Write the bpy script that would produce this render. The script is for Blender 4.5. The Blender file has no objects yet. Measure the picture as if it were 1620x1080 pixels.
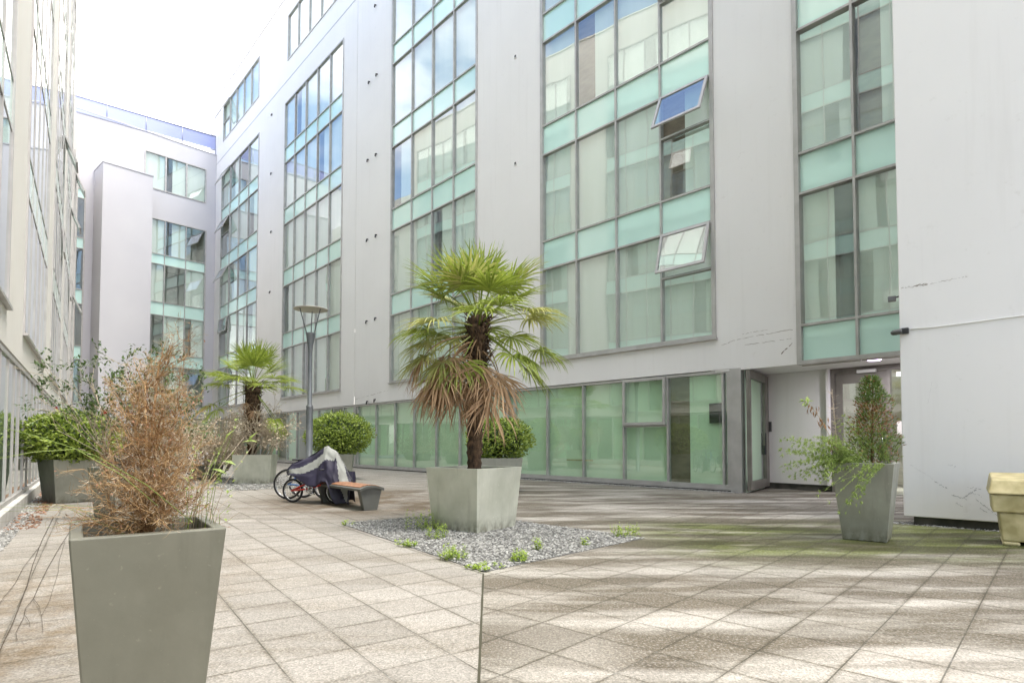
import bpy, math, random
from mathutils import Vector, Matrix, noise
S = bpy.context.scene
COL = S.collection
rad = math.radians

# ------------------------------------------------------------------ camera
CAMZ, FOC, PPX, PPY = 1.25, 950.0, 810.0, 665.7
PITCH = rad(2.045)
cam_d = bpy.data.cameras.new('camera'); cam = bpy.data.objects.new('camera', cam_d); COL.objects.link(cam)
cam.location = (0, 0, CAMZ); cam.rotation_euler = (rad(90) + PITCH, 0, 0)
cam_d.sensor_width = 36; cam_d.lens = FOC / 1620 * 36
cam_d.shift_y = (PPY - 540) / 1620; cam_d.clip_end = 2000; cam_d.clip_start = 0.05
S.camera = cam

# ------------------------------------------------------------------ world, sun, exposure
SUN_EL, SUN_AZ = 69, 116     # azimuth clockwise from +Y
w = bpy.data.worlds.new("World"); S.world = w; w.use_nodes = True
nt = w.node_tree; nt.nodes.clear()
N = nt.nodes.new
out = N('ShaderNodeOutputWorld'); bg = N('ShaderNodeBackground'); sky = N('ShaderNodeTexSky')
sky.sky_type = 'NISHITA'; sky.sun_disc = False
sky.sun_elevation = rad(SUN_EL); sky.sun_rotation = rad(SUN_AZ)
tc = N('ShaderNodeTexCoord'); mp = N('ShaderNodeMapping'); mp.inputs['Scale'].default_value = (1.3, 1.3, 2.6)
mp.inputs['Location'].default_value = (0.35, 1.1, 0.2)
nz = N('ShaderNodeTexNoise'); nz.inputs['Scale'].default_value = 1.5; nz.inputs['Detail'].default_value = 7; nz.inputs['Roughness'].default_value = .55
cr = N('ShaderNodeValToRGB'); cr.color_ramp.elements[0].position = .36; cr.color_ramp.elements[1].position = .60
mx = N('ShaderNodeMix'); mx.data_type = 'RGBA'
mx.inputs[7].default_value = (12.0, 11.2, 10.2, 1)
nt.links.new(tc.outputs['Generated'], mp.inputs[0]); nt.links.new(mp.outputs[0], nz.inputs['Vector'])
vd = N('ShaderNodeVectorMath'); vd.operation = 'DOT_PRODUCT'; vd.inputs[1].default_value = (.50, .80, .25)
nt.links.new(tc.outputs['Generated'], vd.inputs[0])
ma = N('ShaderNodeMath'); ma.operation = 'MULTIPLY_ADD'; ma.inputs[1].default_value = .23
nt.links.new(vd.outputs['Value'], ma.inputs[0]); nt.links.new(nz.outputs['Fac'], ma.inputs[2]); 
vb = N('ShaderNodeVectorMath'); vb.operation = 'DOT_PRODUCT'; vb.inputs[1].default_value = (-.82, .17, .55); nt.links.new(tc.outputs['Generated'], vb.inputs[0])
gap = N('ShaderNodeMapRange'); gap.interpolation_type = 'SMOOTHSTEP'; gap.inputs[1].default_value = .70; gap.inputs[2].default_value = .95; gap.inputs[3].default_value = 0; gap.inputs[4].default_value = .13
nt.links.new(vb.outputs['Value'], gap.inputs[0])      # a clearer patch of blue to the west, the one the facade mirrors
sb_ = N('ShaderNodeMath'); sb_.operation = 'SUBTRACT'; nt.links.new(ma.outputs[0], sb_.inputs[0]); nt.links.new(gap.outputs[0], sb_.inputs[1])
nt.links.new(sb_.outputs[0], cr.inputs[0]); nt.links.new(cr.outputs[0], mx.inputs[0])
nt.links.new(sky.outputs[0], mx.inputs[6]); nt.links.new(mx.outputs[2], bg.inputs[0])
bg.inputs[1].default_value = 0.15
nt.links.new(bg.outputs[0], out.inputs[0])
sd = bpy.data.lights.new('sun', 'SUN'); sun = bpy.data.objects.new('sun', sd); COL.objects.link(sun)
sd.energy = 1.5; sd.angle = rad(20); sd.color = (1, .95, .87)
_e, _a = rad(SUN_EL), rad(SUN_AZ)
sdir = Vector((math.sin(_a) * math.cos(_e), math.cos(_a) * math.cos(_e), math.sin(_e)))
sun.rotation_euler = sdir.to_track_quat('Z', 'Y').to_euler()
S.view_settings.view_transform = 'Standard'; S.view_settings.look = 'None'
S.view_settings.exposure = 1.6; S.view_settings.gamma = 1
S.render.engine = 'CYCLES'
S.cycles.max_bounces = 8; S.cycles.diffuse_bounces = 5; S.cycles.glossy_bounces = 4
S.cycles.transparent_max_bounces = 14; S.cycles.transmission_bounces = 4
S.cycles.sample_clamp_indirect = 6; S.cycles.caustics_reflective = False; S.cycles.caustics_refractive = False

# ------------------------------------------------------------------ pixel helpers (photo pixels to world)
def ray(px, py):
    u = (px - PPX) / FOC; v = (PPY - py) / FOC
    c, s = math.cos(PITCH), math.sin(PITCH)
    return Vector((u, c - s * v, s + c * v))
def G(px, py, h=0.0):
    r = ray(px, py); k = (h - CAMZ) / r.z
    return Vector((r.x * k, r.y * k, h))
def AT(px, py, Y):
    r = ray(px, py); k = Y / r.y
    return Vector((r.x * k, Y, CAMZ + r.z * k))
class Fr:
    """vertical plane: origin, direction left to right seen from the court, n points into the court"""
    def __init__(s, o, d):
        s.o = Vector((o[0], o[1])); s.d = Vector((d[0], d[1])).normalized(); s.n = Vector((s.d.y, -s.d.x))
    def p(s, t, dep, h):
        q = s.o + s.d * t + s.n * dep
        return Vector((q.x, q.y, h))
    def hit(s, px, py, dep=0):
        r = ray(px, py); o = s.o + s.n * dep
        det = r.x * (-s.d.y) + s.d.x * r.y
        k = (o.x * (-s.d.y) + s.d.x * o.y) / det
        q = Vector((r.x * k, r.y * k)) - o
        return q.dot(s.d), CAMZ + r.z * k
    def t(s, px, py=690): return s.hit(px, py)[0]

# ------------------------------------------------------------------ mesh builder
class MB:
    def __init__(s): s.v = []; s.f = []; s.m = []; s.sm = []
    def face(s, pts, mi=0, smooth=False):
        b = len(s.v); s.v.extend(tuple(p) for p in pts); s.f.append(tuple(range(b, b + len(pts)))); s.m.append(mi); s.sm.append(smooth)
    def grid(s, rows, mi=0, smooth=True, closed=False):
        b = len(s.v); n = len(rows[0])
        for r in rows: s.v.extend(tuple(p) for p in r)
        for i in range(len(rows) - 1):
            for j in range(n if closed else n - 1):
                j2 = (j + 1) % n
                s.f.append((b + i * n + j, b + i * n + j2, b + (i + 1) * n + j2, b + (i + 1) * n + j))
                s.m.append(mi if not callable(mi) else mi(i, j)); s.sm.append(smooth)
    def hexa(s, c, mi=0):
        """8 corners: 0-3 bottom ring, 4-7 top ring"""
        b = len(s.v); s.v.extend(tuple(p) for p in c)
        for q in ((3, 2, 1, 0), (4, 5, 6, 7), (0, 1, 5, 4), (1, 2, 6, 5), (2, 3, 7, 6), (3, 0, 4, 7)):
            s.f.append(tuple(b + i for i in q)); s.m.append(mi); s.sm.append(False)
    def fbox(s, F, t0, t1, d0, d1, h0, h1, mi=0):
        s.hexa([F.p(t0, d1, h0), F.p(t1, d1, h0), F.p(t1, d0, h0), F.p(t0, d0, h0),
                F.p(t0, d1, h1), F.p(t1, d1, h1), F.p(t1, d0, h1), F.p(t0, d0, h1)], mi)
    def box(s, c, hx, hy, hz, rot=0.0, mi=0):
        c = Vector(c); ca, sa = math.cos(rot), math.sin(rot)
        P = []
        for z in (-hz, hz):
            for x, y in ((-hx, -hy), (hx, -hy), (hx, hy), (-hx, hy)):
                P.append(c + Vector((x * ca - y * sa, x * sa + y * ca, z)))
        s.hexa(P, mi)
    def tube(s, pts, radii, n=5, mi=0, cap=True, smooth=True):
        pts = [Vector(p) for p in pts]
        if not hasattr(radii, '__len__'): radii = [radii] * len(pts)
        b = len(s.v); up = None
        for i, p in enumerate(pts):
            a = pts[min(i + 1, len(pts) - 1)] - pts[max(i - 1, 0)]
            if a.length < 1e-9: a = Vector((0, 0, 1))
            a.normalize()
            if up is None: up = a.orthogonal().normalized()
            up = (up - a * up.dot(a))
            up = up.normalized() if up.length > 1e-6 else a.orthogonal().normalized()
            sd_ = a.cross(up)
            for k in range(n):
                g = 2 * math.pi * k / n
                s.v.append(tuple(p + (up * math.cos(g) + sd_ * math.sin(g)) * radii[i]))
        for i in range(len(pts) - 1):
            for k in range(n):
                k2 = (k + 1) % n
                s.f.append((b + i * n + k, b + i * n + k2, b + (i + 1) * n + k2, b + (i + 1) * n + k)); s.m.append(mi); s.sm.append(smooth)
        if cap:
            s.f.append(tuple(b + k for k in reversed(range(n)))); s.m.append(mi); s.sm.append(False)
            e = b + (len(pts) - 1) * n
            s.f.append(tuple(e + k for k in range(n))); s.m.append(mi); s.sm.append(False)
    def lathe(s, c, prof, n=24, mi=0, axis=None):
        c = Vector(c); rows = []
        q = Vector((0, 0, 1)).rotation_difference(Vector(axis)) if axis is not None else None
        for r, z in prof:
            row = []
            for k in range(n):
                g = 2 * math.pi * k / n; p = Vector((r * math.cos(g), r * math.sin(g), z))
                if q: p = q @ p
                row.append(c + p)
            rows.append(row)
        s.grid(rows, mi, True, True)
    def torus(s, c, R, r, ax, n=36, m=8, mi=0):
        c = Vector(c); ax = Vector(ax).normalized(); a = ax.orthogonal().normalized(); b_ = ax.cross(a)
        rows = []
        for i in range(n + 1):
            g = 2 * math.pi * i / n; rd = a * math.cos(g) + b_ * math.sin(g)
            rows.append([c + rd * (R + r * math.cos(2 * math.pi * j / m)) + ax * r * math.sin(2 * math.pi * j / m) for j in range(m)])
        s.grid(rows, mi, True, True)
    def leaf(s, p, d, nrm, L, W, mi=0, fold=.15, bend=.2):
        """leaf of four faces with a fold along the midrib"""
        d = d.normalized(); sd_ = d.cross(nrm)
        if sd_.length < 1e-4: sd_ = d.orthogonal()
        sd_.normalize(); up = sd_.cross(d)
        a = p; m1 = p + d * L * .5; e = p + d * L - up * L * bend
        l = p + d * L * .45 + sd_ * W * .5 + up * W * fold; r = p + d * L * .45 - sd_ * W * .5 + up * W * fold
        b = len(s.v); s.v.extend(tuple(x) for x in (a, l, m1, r, e))
        for q in ((0, 2, 1), (1, 2, 4), (0, 3, 2), (3, 4, 2)):
            s.f.append(tuple(b + i for i in q)); s.m.append(mi); s.sm.append(False)
    def build(s, name, mats, parent=None, bevel=0):
        off = Vector((0, 0, 0)); q = parent
        while q is not None: off += q.location; q = q.parent
        me = bpy.data.meshes.new(name)
        me.from_pydata([(v[0] - off.x, v[1] - off.y, v[2] - off.z) for v in s.v], [], s.f)
        if not isinstance(mats, (list, tuple)): mats = [mats]
        for m in mats: me.materials.append(m)
        me.polygons.foreach_set('material_index', s.m); me.polygons.foreach_set('use_smooth', s.sm)
        me.update()
        o = bpy.data.objects.new(name, me); COL.objects.link(o); o.parent = parent
        if bevel:
            md = o.modifiers.new('bevel', 'BEVEL'); md.width = bevel; md.segments = 2; md.limit_method = 'ANGLE'; md.angle_limit = rad(40)
        return o
def tag(o, label=None, cat=None, group=None, kind=None):
    if label: o['label'] = label
    if cat: o['category'] = cat
    if group: o['group'] = group
    if kind: o['kind'] = kind
    return o
def thing(name, label, cat, loc, group=None):
    o = bpy.data.objects.new(name, None); COL.objects.link(o); o.location = loc; o.empty_display_size = .2
    return tag(o, label, cat, group)

# ------------------------------------------------------------------ materials
def nodes(name):
    m = bpy.data.materials.new(name); m.use_nodes = True; t = m.node_tree
    return m, t, t.nodes['Principled BSDF'], t.nodes.new, t.links.new
def rgba(c): return (c[0], c[1], c[2], 1)
def noisy(name, c1, c2, scale=6, rough=.7, detail=5, bump=0.0, bscale=60, metal=0, lo=.35, hi=.65, stretch=(1, 1, 1), spec=.5, geo=True):
    m, t, b, n, l = nodes(name)
    g = n('ShaderNodeNewGeometry'); tcn = n('ShaderNodeTexCoord'); mpn = n('ShaderNodeMapping'); mpn.inputs['Scale'].default_value = stretch
    l(g.outputs['Position'] if geo else tcn.outputs['Object'], mpn.inputs[0])
    z = n('ShaderNodeTexNoise'); z.inputs['Scale'].default_value = scale; z.inputs['Detail'].default_value = detail; l(mpn.outputs[0], z.inputs['Vector'])
    r = n('ShaderNodeValToRGB'); r.color_ramp.elements[0].position = lo; r.color_ramp.elements[1].position = hi
    r.color_ramp.elements[0].color = rgba(c1); r.color_ramp.elements[1].color = rgba(c2)
    l(z.outputs['Fac'], r.inputs[0]); l(r.outputs[0], b.inputs['Base Color'])
    b.inputs['Roughness'].default_value = rough; b.inputs['Metallic'].default_value = metal; b.inputs['Specular IOR Level'].default_value = spec
    if bump:
        z2 = n('ShaderNodeTexNoise'); z2.inputs['Scale'].default_value = bscale; z2.inputs['Detail'].default_value = 3; l(g.outputs['Position'], z2.inputs['Vector'])
        bp = n('ShaderNodeBump'); bp.inputs['Strength'].default_value = bump; bp.inputs['Distance'].default_value = .01
        l(z2.outputs['Fac'], bp.inputs['Height']); l(bp.outputs[0], b.inputs['Normal'])
    return m
def render_wall(name, c, c2, cdirt):
    """painted render: faint trowel mottling, vertical rain streaks, fine grain"""
    m, t, b, n, l = nodes(name)
    g = n('ShaderNodeNewGeometry')
    z = n('ShaderNodeTexNoise'); z.inputs['Scale'].default_value = .45; z.inputs['Detail'].default_value = 6; l(g.outputs['Position'], z.inputs['Vector'])
    r = n('ShaderNodeValToRGB'); r.color_ramp.elements[0].position = .35; r.color_ramp.elements[1].position = .7
    r.color_ramp.elements[0].color = rgba(c2); r.color_ramp.elements[1].color = rgba(c); l(z.outputs['Fac'], r.inputs[0])
    mp2 = n('ShaderNodeMapping'); mp2.inputs['Scale'].default_value = (3.2, 3.2, .16); l(g.outputs['Position'], mp2.inputs[0])
    z2 = n('ShaderNodeTexNoise'); z2.inputs['Scale'].default_value = 1.6; z2.inputs['Detail'].default_value = 7; z2.inputs['Roughness'].default_value = .62; l(mp2.outputs[0], z2.inputs['Vector'])
    r2 = n('ShaderNodeValToRGB'); r2.color_ramp.elements[0].position = .54; r2.color_ramp.elements[1].position = .82; r2.color_ramp.elements[1].color = (.13, .13, .13, 1); l(z2.outputs['Fac'], r2.inputs[0])
    mxn = n('ShaderNodeMix'); mxn.data_type = 'RGBA'; mxn.inputs[7].default_value = rgba(cdirt)
    l(r2.outputs[0], mxn.inputs[0]); l(r.outputs[0], mxn.inputs[6])
    z4 = n('ShaderNodeTexNoise'); z4.inputs['Scale'].default_value = 5; z4.inputs['Detail'].default_value = 8; z4.inputs['Roughness'].default_value = .75; l(g.outputs['Position'], z4.inputs['Vector'])
    r4 = n('ShaderNodeValToRGB'); r4.color_ramp.elements[0].position = .60; r4.color_ramp.elements[1].position = .78; r4.color_ramp.elements[1].color = (.3, .3, .3, 1); l(z4.outputs['Fac'], r4.inputs[0])
    mx4 = n('ShaderNodeMix'); mx4.data_type = 'RGBA'; mx4.inputs[7].default_value = rgba(cdirt)
    l(r4.outputs[0], mx4.inputs[0]); l(mxn.outputs[2], mx4.inputs[6])
    l(mx4.outputs[2], b.inputs['Base Color']); b.inputs['Roughness'].default_value = .85
    z3 = n('ShaderNodeTexNoise'); z3.inputs['Scale'].default_value = 90; z3.inputs['Detail'].default_value = 4; l(g.outputs['Position'], z3.inputs['Vector'])
    bp = n('ShaderNodeBump'); bp.inputs['Strength'].default_value = .18; bp.inputs['Distance'].default_value = .006
    l(z3.outputs['Fac'], bp.inputs['Height']); l(bp.outputs[0], b.inputs['Normal'])
    return m
def glass(name, tint, ior=1.9, wob=.02, dirt=.0):
    m = bpy.data.materials.new(name); m.use_nodes = True; t = m.node_tree; t.nodes.clear(); n = t.nodes.new; l = t.links.new
    o = n('ShaderNodeOutputMaterial'); tr = n('ShaderNodeBsdfTransparent'); tr.inputs[0].default_value = rgba(tint)
    gl = n('ShaderNodeBsdfGlossy'); gl.inputs['Roughness'].default_value = .0; gl.inputs[0].default_value = (.95, .98, 1, 1)
    lw = n('ShaderNodeLayerWeight'); lw.inputs[0].default_value = .5
    pw = n('ShaderNodeMath'); pw.operation = 'POWER'; pw.inputs[1].default_value = 4.0; l(lw.outputs['Facing'], pw.inputs[0])
    f0 = ((ior - 1) / (ior + 1)) ** 2 * 1.6
    fr = n('ShaderNodeMath'); fr.operation = 'MULTIPLY_ADD'; fr.inputs[1].default_value = 1 - f0; fr.inputs[2].default_value = f0; l(pw.outputs[0], fr.inputs[0])
    g = n('ShaderNodeNewGeometry'); z = n('ShaderNodeTexNoise'); z.inputs['Scale'].default_value = .55; z.inputs['Detail'].default_value = 1; l(g.outputs['Position'], z.inputs['Vector'])
    bp = n('ShaderNodeBump'); bp.inputs['Strength'].default_value = wob; bp.inputs['Distance'].default_value = .25; l(z.outputs['Fac'], bp.inputs['Height']); l(bp.outputs[0], gl.inputs['Normal'])
    mxs = n('ShaderNodeMixShader'); l(fr.outputs[0], mxs.inputs[0]); l(tr.outputs[0], mxs.inputs[1]); l(gl.outputs[0], mxs.inputs[2]); l(mxs.outputs[0], o.inputs[0])
    return m
def leafmat(name, c1, c2, trans=.35, rough=.45, scale=9):
    m, t, b, n, l = nodes(name)
    g = n('ShaderNodeNewGeometry'); z = n('ShaderNodeTexNoise'); z.inputs['Scale'].default_value = scale; z.inputs['Detail'].default_value = 4; l(g.outputs['Position'], z.inputs['Vector'])
    wn = n('ShaderNodeTexWhiteNoise'); wn.noise_dimensions = '1D'; l(g.outputs['Random Per Island'], wn.inputs['W'])
    ad = n('ShaderNodeMath'); ad.operation = 'MULTIPLY_ADD'; ad.inputs[1].default_value = .55; l(wn.outputs['Value'], ad.inputs[0])
    sb = n('ShaderNodeMath'); sb.operation = 'MULTIPLY'; sb.inputs[1].default_value = .55; l(z.outputs['Fac'], sb.inputs[0]); l(sb.outputs[0], ad.inputs[2])
    r = n('ShaderNodeValToRGB'); r.color_ramp.elements[0].position = .15; r.color_ramp.elements[1].position = .85
    r.color_ramp.elements[0].color = rgba(c1); r.color_ramp.elements[1].color = rgba(c2); l(ad.outputs[0], r.inputs[0])
    l(r.outputs[0], b.inputs['Base Color']); b.inputs['Roughness'].default_value = rough
    if trans:
        tl = n('ShaderNodeBsdfTranslucent'); l(r.outputs[0], tl.inputs[0]); ms = n('ShaderNodeMixShader'); ms.inputs[0].default_value = trans
        l(b.outputs[0], ms.inputs[1]); l(tl.outputs[0], ms.inputs[2]); l(ms.outputs[0], t.nodes['Material Output'].inputs[0])
    return m
def plain(name, c, rough=.5, metal=0, spec=.5, emit=0, coat=0):
    m, t, b, n, l = nodes(name); b.inputs['Base Color'].default_value = rgba(c); b.inputs['Roughness'].default_value = rough
    b.inputs['Metallic'].default_value = metal; b.inputs['Specular IOR Level'].default_value = spec; b.inputs['Coat Weight'].default_value = coat
    if emit: b.inputs['Emission Color'].default_value = rgba(c); b.inputs['Emission Strength'].default_value = emit
    return m

M = {}
M['wall'] = render_wall('white_render', (.81, .79, .785), (.78, .76, .755), (.46, .43, .39))
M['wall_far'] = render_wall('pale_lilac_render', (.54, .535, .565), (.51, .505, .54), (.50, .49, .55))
M['wall_left'] = render_wall('cream_render', (.78, .76, .73), (.73, .71, .67), (.44, .40, .34))
M['frame'] = noisy('grey_aluminium', (.41, .395, .385), (.49, .475, .465), 3, .42, metal=.2)
M['frame_dark'] = noisy('bronze_aluminium', (.17, .155, .14), (.22, .205, .185), 3, .45, metal=.2)
M['glass'] = glass('clear_green_glass', (.93, 1.0, .96), 2.35)
M['glass_gf'] = glass('green_glass', (.84, .97, .84), 2.05)
M['glass_sash'] = glass('sash_glass', (.62, .78, .72), 2.6)
M['spandrel'] = noisy('teal_spandrel_glass', (.55, .80, .73), (.60, .84, .77), .6, .06, spec=1.0)
M['spandrel'].node_tree.nodes['Principled BSDF'].inputs['IOR'].default_value = 1.75
M['blind'] = noisy('cream_blind', (.84, .87, .81), (.89, .91, .86), .8, .9, stretch=(4, 4, .3))
M['blind_gf'] = noisy('frosted_screen', (.78, .90, .78), (.86, .95, .85), .5, .9)
M['brown_curtain'] = noisy('brown_curtain', (.20, .15, .12), (.27, .21, .165), 3, .9, stretch=(1, 1, 3))
M['room'] = noisy('room_plaster', (.50, .49, .44), (.58, .56, .50), 1, .9)
M['black'] = plain('black_plastic', (.02, .02, .024), .4)
M['concrete'] = noisy('concrete', (.20, .195, .18), (.32, .31, .29), 5, .9, bump=.3)
M['plinth'] = noisy('dark_plinth', (.05, .05, .045), (.10, .095, .085), 4, .9, bump=.3)
def zinc(name, c1, c2):
    """weathered sheet: cloudy patina, faint run marks, soil splash low down"""
    m, t, b, n, l = nodes(name); g = n('ShaderNodeNewGeometry')
    def tex(scale, st, lo, hi, det=6, rg=.6):
        mpn = n('ShaderNodeMapping'); mpn.inputs['Scale'].default_value = st; l(g.outputs['Position'], mpn.inputs[0])
        z = n('ShaderNodeTexNoise'); z.inputs['Scale'].default_value = scale; z.inputs['Detail'].default_value = det; z.inputs['Roughness'].default_value = rg; l(mpn.outputs[0], z.inputs['Vector'])
        r = n('ShaderNodeMapRange'); r.inputs[1].default_value = lo; r.inputs[2].default_value = hi; l(z.outputs['Fac'], r.inputs[0]); return r.outputs[0]
    def mixc(f, a, b_, k=1.0):
        q = n('ShaderNodeMath'); q.operation = 'MULTIPLY'; q.inputs[1].default_value = k; l(f, q.inputs[0])
        x = n('ShaderNodeMix'); x.data_type = 'RGBA'; l(q.outputs[0], x.inputs[0])
        for i, s_ in ((6, a), (7, b_)):
            if isinstance(s_, tuple): x.inputs[i].default_value = rgba(s_)
            else: l(s_, x.inputs[i])
        return x.outputs[2]
    col = mixc(tex(2.6, (1, 1, .8), .32, .68), c1, c2)
    col = mixc(tex(9, (1, 1, .10), .56, .80), col, tuple(x * .72 for x in c1), .55)
    col = mixc(tex(34, (1, 1, 1), .66, .74, 3), col, tuple(min(1, x * 1.6) for x in c2), .35)
    sx = n('ShaderNodeSeparateXYZ'); l(g.outputs['Position'], sx.inputs[0])
    mr = n('ShaderNodeMapRange'); mr.inputs[1].default_value = .20; mr.inputs[2].default_value = .0; l(sx.outputs['Z'], mr.inputs[0])
    q = n('ShaderNodeMath'); q.operation = 'MULTIPLY'; l(mr.outputs[0], q.inputs[0]); l(tex(14, (1, 1, .6), .38, .6), q.inputs[1])
    col = mixc(q.outputs[0], col, (.10, .085, .05), .75)
    l(col, b.inputs['Base Color']); b.inputs['Metallic'].default_value = .3
    r_ = n('ShaderNodeMapRange'); r_.inputs[3].default_value = .28; r_.inputs[4].default_value = .55; l(tex(3.5, (1, 1, 1), .3, .7), r_.inputs[0]); l(r_.outputs[0], b.inputs['Roughness'])
    z2 = n('ShaderNodeTexNoise'); z2.inputs['Scale'].default_value = 7; z2.inputs['Detail'].default_value = 4; l(g.outputs['Position'], z2.inputs['Vector'])
    bp = n('ShaderNodeBump'); bp.inputs['Strength'].default_value = .12; bp.inputs['Distance'].default_value = .02; l(z2.outputs['Fac'], bp.inputs['Height']); l(bp.outputs[0], b.inputs['Normal'])
    return m
M['planter'] = zinc('grey_green_zinc', (.15, .15, .118), (.195, .193, .155))
M['planter_mid'] = zinc('mid_grey_zinc', (.25, .255, .215), (.34, .345, .295))
M['planter_bright'] = zinc('pale_brushed_zinc', (.46, .475, .395), (.62, .63, .545))
M['soil'] = noisy('soil', (.03, .022, .015), (.10, .075, .05), 30, .95, bump=1, bscale=50)
M['frond'] = leafmat('palm_green', (.15, .22, .03), (.44, .52, .10), .35, .35, 5)
M['frond_pale'] = leafmat('palm_yellow_green', (.24, .29, .07), (.56, .54, .20), .35, .4, 5)
M['frond_dead'] = leafmat('palm_dead', (.24, .14, .07), (.56, .39, .24), .2, .7, 6)
M['fibre'] = noisy('palm_fibre', (.025, .016, .01), (.13, .08, .045), 22, .95, bump=1, bscale=60, stretch=(1, 1, .5))
M['petiole'] = leafmat('palm_stalk', (.10, .13, .04), (.18, .20, .07), 0, .5)
M['twig'] = leafmat('dead_twig', (.25, .14, .055), (.54, .36, .18), 0, .8, 8)
M['twig_dark'] = leafmat('dark_dead_twig', (.15, .07, .025), (.30, .16, .06), 0, .8, 8)
M['twig_grey'] = leafmat('pale_twig', (.32, .25, .18), (.62, .54, .42), 0, .8, 12)
M['bark'] = noisy('bark', (.10, .06, .03), (.24, .15, .08), 30, .9, bump=.7, bscale=90)
M['runner'] = plain('dark_runner', (.045, .03, .018), .9)
M['bay'] = leafmat('bright_shrub_leaf', (.09, .16, .018), (.40, .50, .09), .25, .32, 14)
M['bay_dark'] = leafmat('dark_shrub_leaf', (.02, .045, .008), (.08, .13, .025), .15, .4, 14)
M['camellia'] = leafmat('glossy_leaf', (.035, .08, .02), (.13, .20, .06), .25, .28, 10)
M['red'] = leafmat('red_flower', (.35, .02, .02), (.5, .06, .05), .2, .6)
M['weed'] = leafmat('weed_leaf', (.20, .32, .03), (.48, .62, .10), .4, .5, 20)
M['feather'] = leafmat('feathery_green', (.18, .27, .05), (.42, .52, .16), .35, .5, 18)
M['juniper'] = leafmat('juniper_green', (.06, .12, .025), (.20, .28, .07), .2, .6, 18)
M['juniper_dead'] = leafmat('juniper_brown', (.17, .08, .035), (.38, .22, .11), .1, .8, 18)
M['stone'] = leafmat('slate_chips', (.06, .06, .058), (.42, .42, .40), 0, .75, 3)
M['litter'] = leafmat('dead_leaf', (.10, .05, .03), (.32, .17, .10), 0, .85, 12)
M['wood'] = noisy('bench_wood', (.24, .105, .05), (.40, .19, .095), 5, .5, stretch=(8, 2, 2), geo=True)
M['bench_steel'] = noisy('bench_steel', (.11, .115, .105), (.15, .155, .145), 3, .5, metal=.3)
M['lamp_steel'] = noisy('lamp_steel', (.12, .135, .145), (.17, .18, .19), 3, .45, metal=.3)
M['lamp_disc'] = noisy('lamp_disc', (.42, .40, .37), (.50, .48, .44), 3, .5)
M['purple'] = noisy('navy_cloth', (.012, .010, .028), (.028, .024, .055), 3, .6, bump=.2, bscale=14)
M['grey_cloth'] = noisy('silver_cloth', (.26, .27, .255), (.34, .355, .335), 3, .6, bump=.2, bscale=14)
M['silver_cloth'] = noisy('pale_silver_cloth', (.48, .49, .54), (.62, .63, .67), 3, .45, bump=.2, bscale=14)
M['tyre'] = plain('tyre_rubber', (.018, .018, .02), .8)
M['chrome'] = plain('bright_metal', (.6, .6, .62), .25, 1)
M['bike_red'] = plain('red_paint', (.62, .025, .02), .3, coat=.5)
M['bike_blue'] = plain('blue_paint', (.05, .16, .42), .3, coat=.5)
M['bike_grey'] = plain('grey_paint', (.12, .12, .13), .35, coat=.5)
M['bin'] = noisy('faded_yellow_plastic', (.38, .32, .15), (.60, .52, .29), 5, .5, bump=.05)
M['conduit'] = plain('white_conduit', (.70, .70, .68), .5)
M['lamp_on'] = plain('violet_light', (.80, .62, 1.0), .5, emit=2.0)
M['rail_glass'] = glass('blue_rail_glass', (.36, .40, .62), 1.5)
M['crack'] = plain('crack', (.17, .13, .10), .95)
M['scuff'] = plain('scuff', (.46, .45, .46), .9)
M['intercom'] = plain('intercom_grey', (.10, .10, .10), .4, .5)
M['paper'] = plain('paper', (.75, .72, .68), .8)

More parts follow.
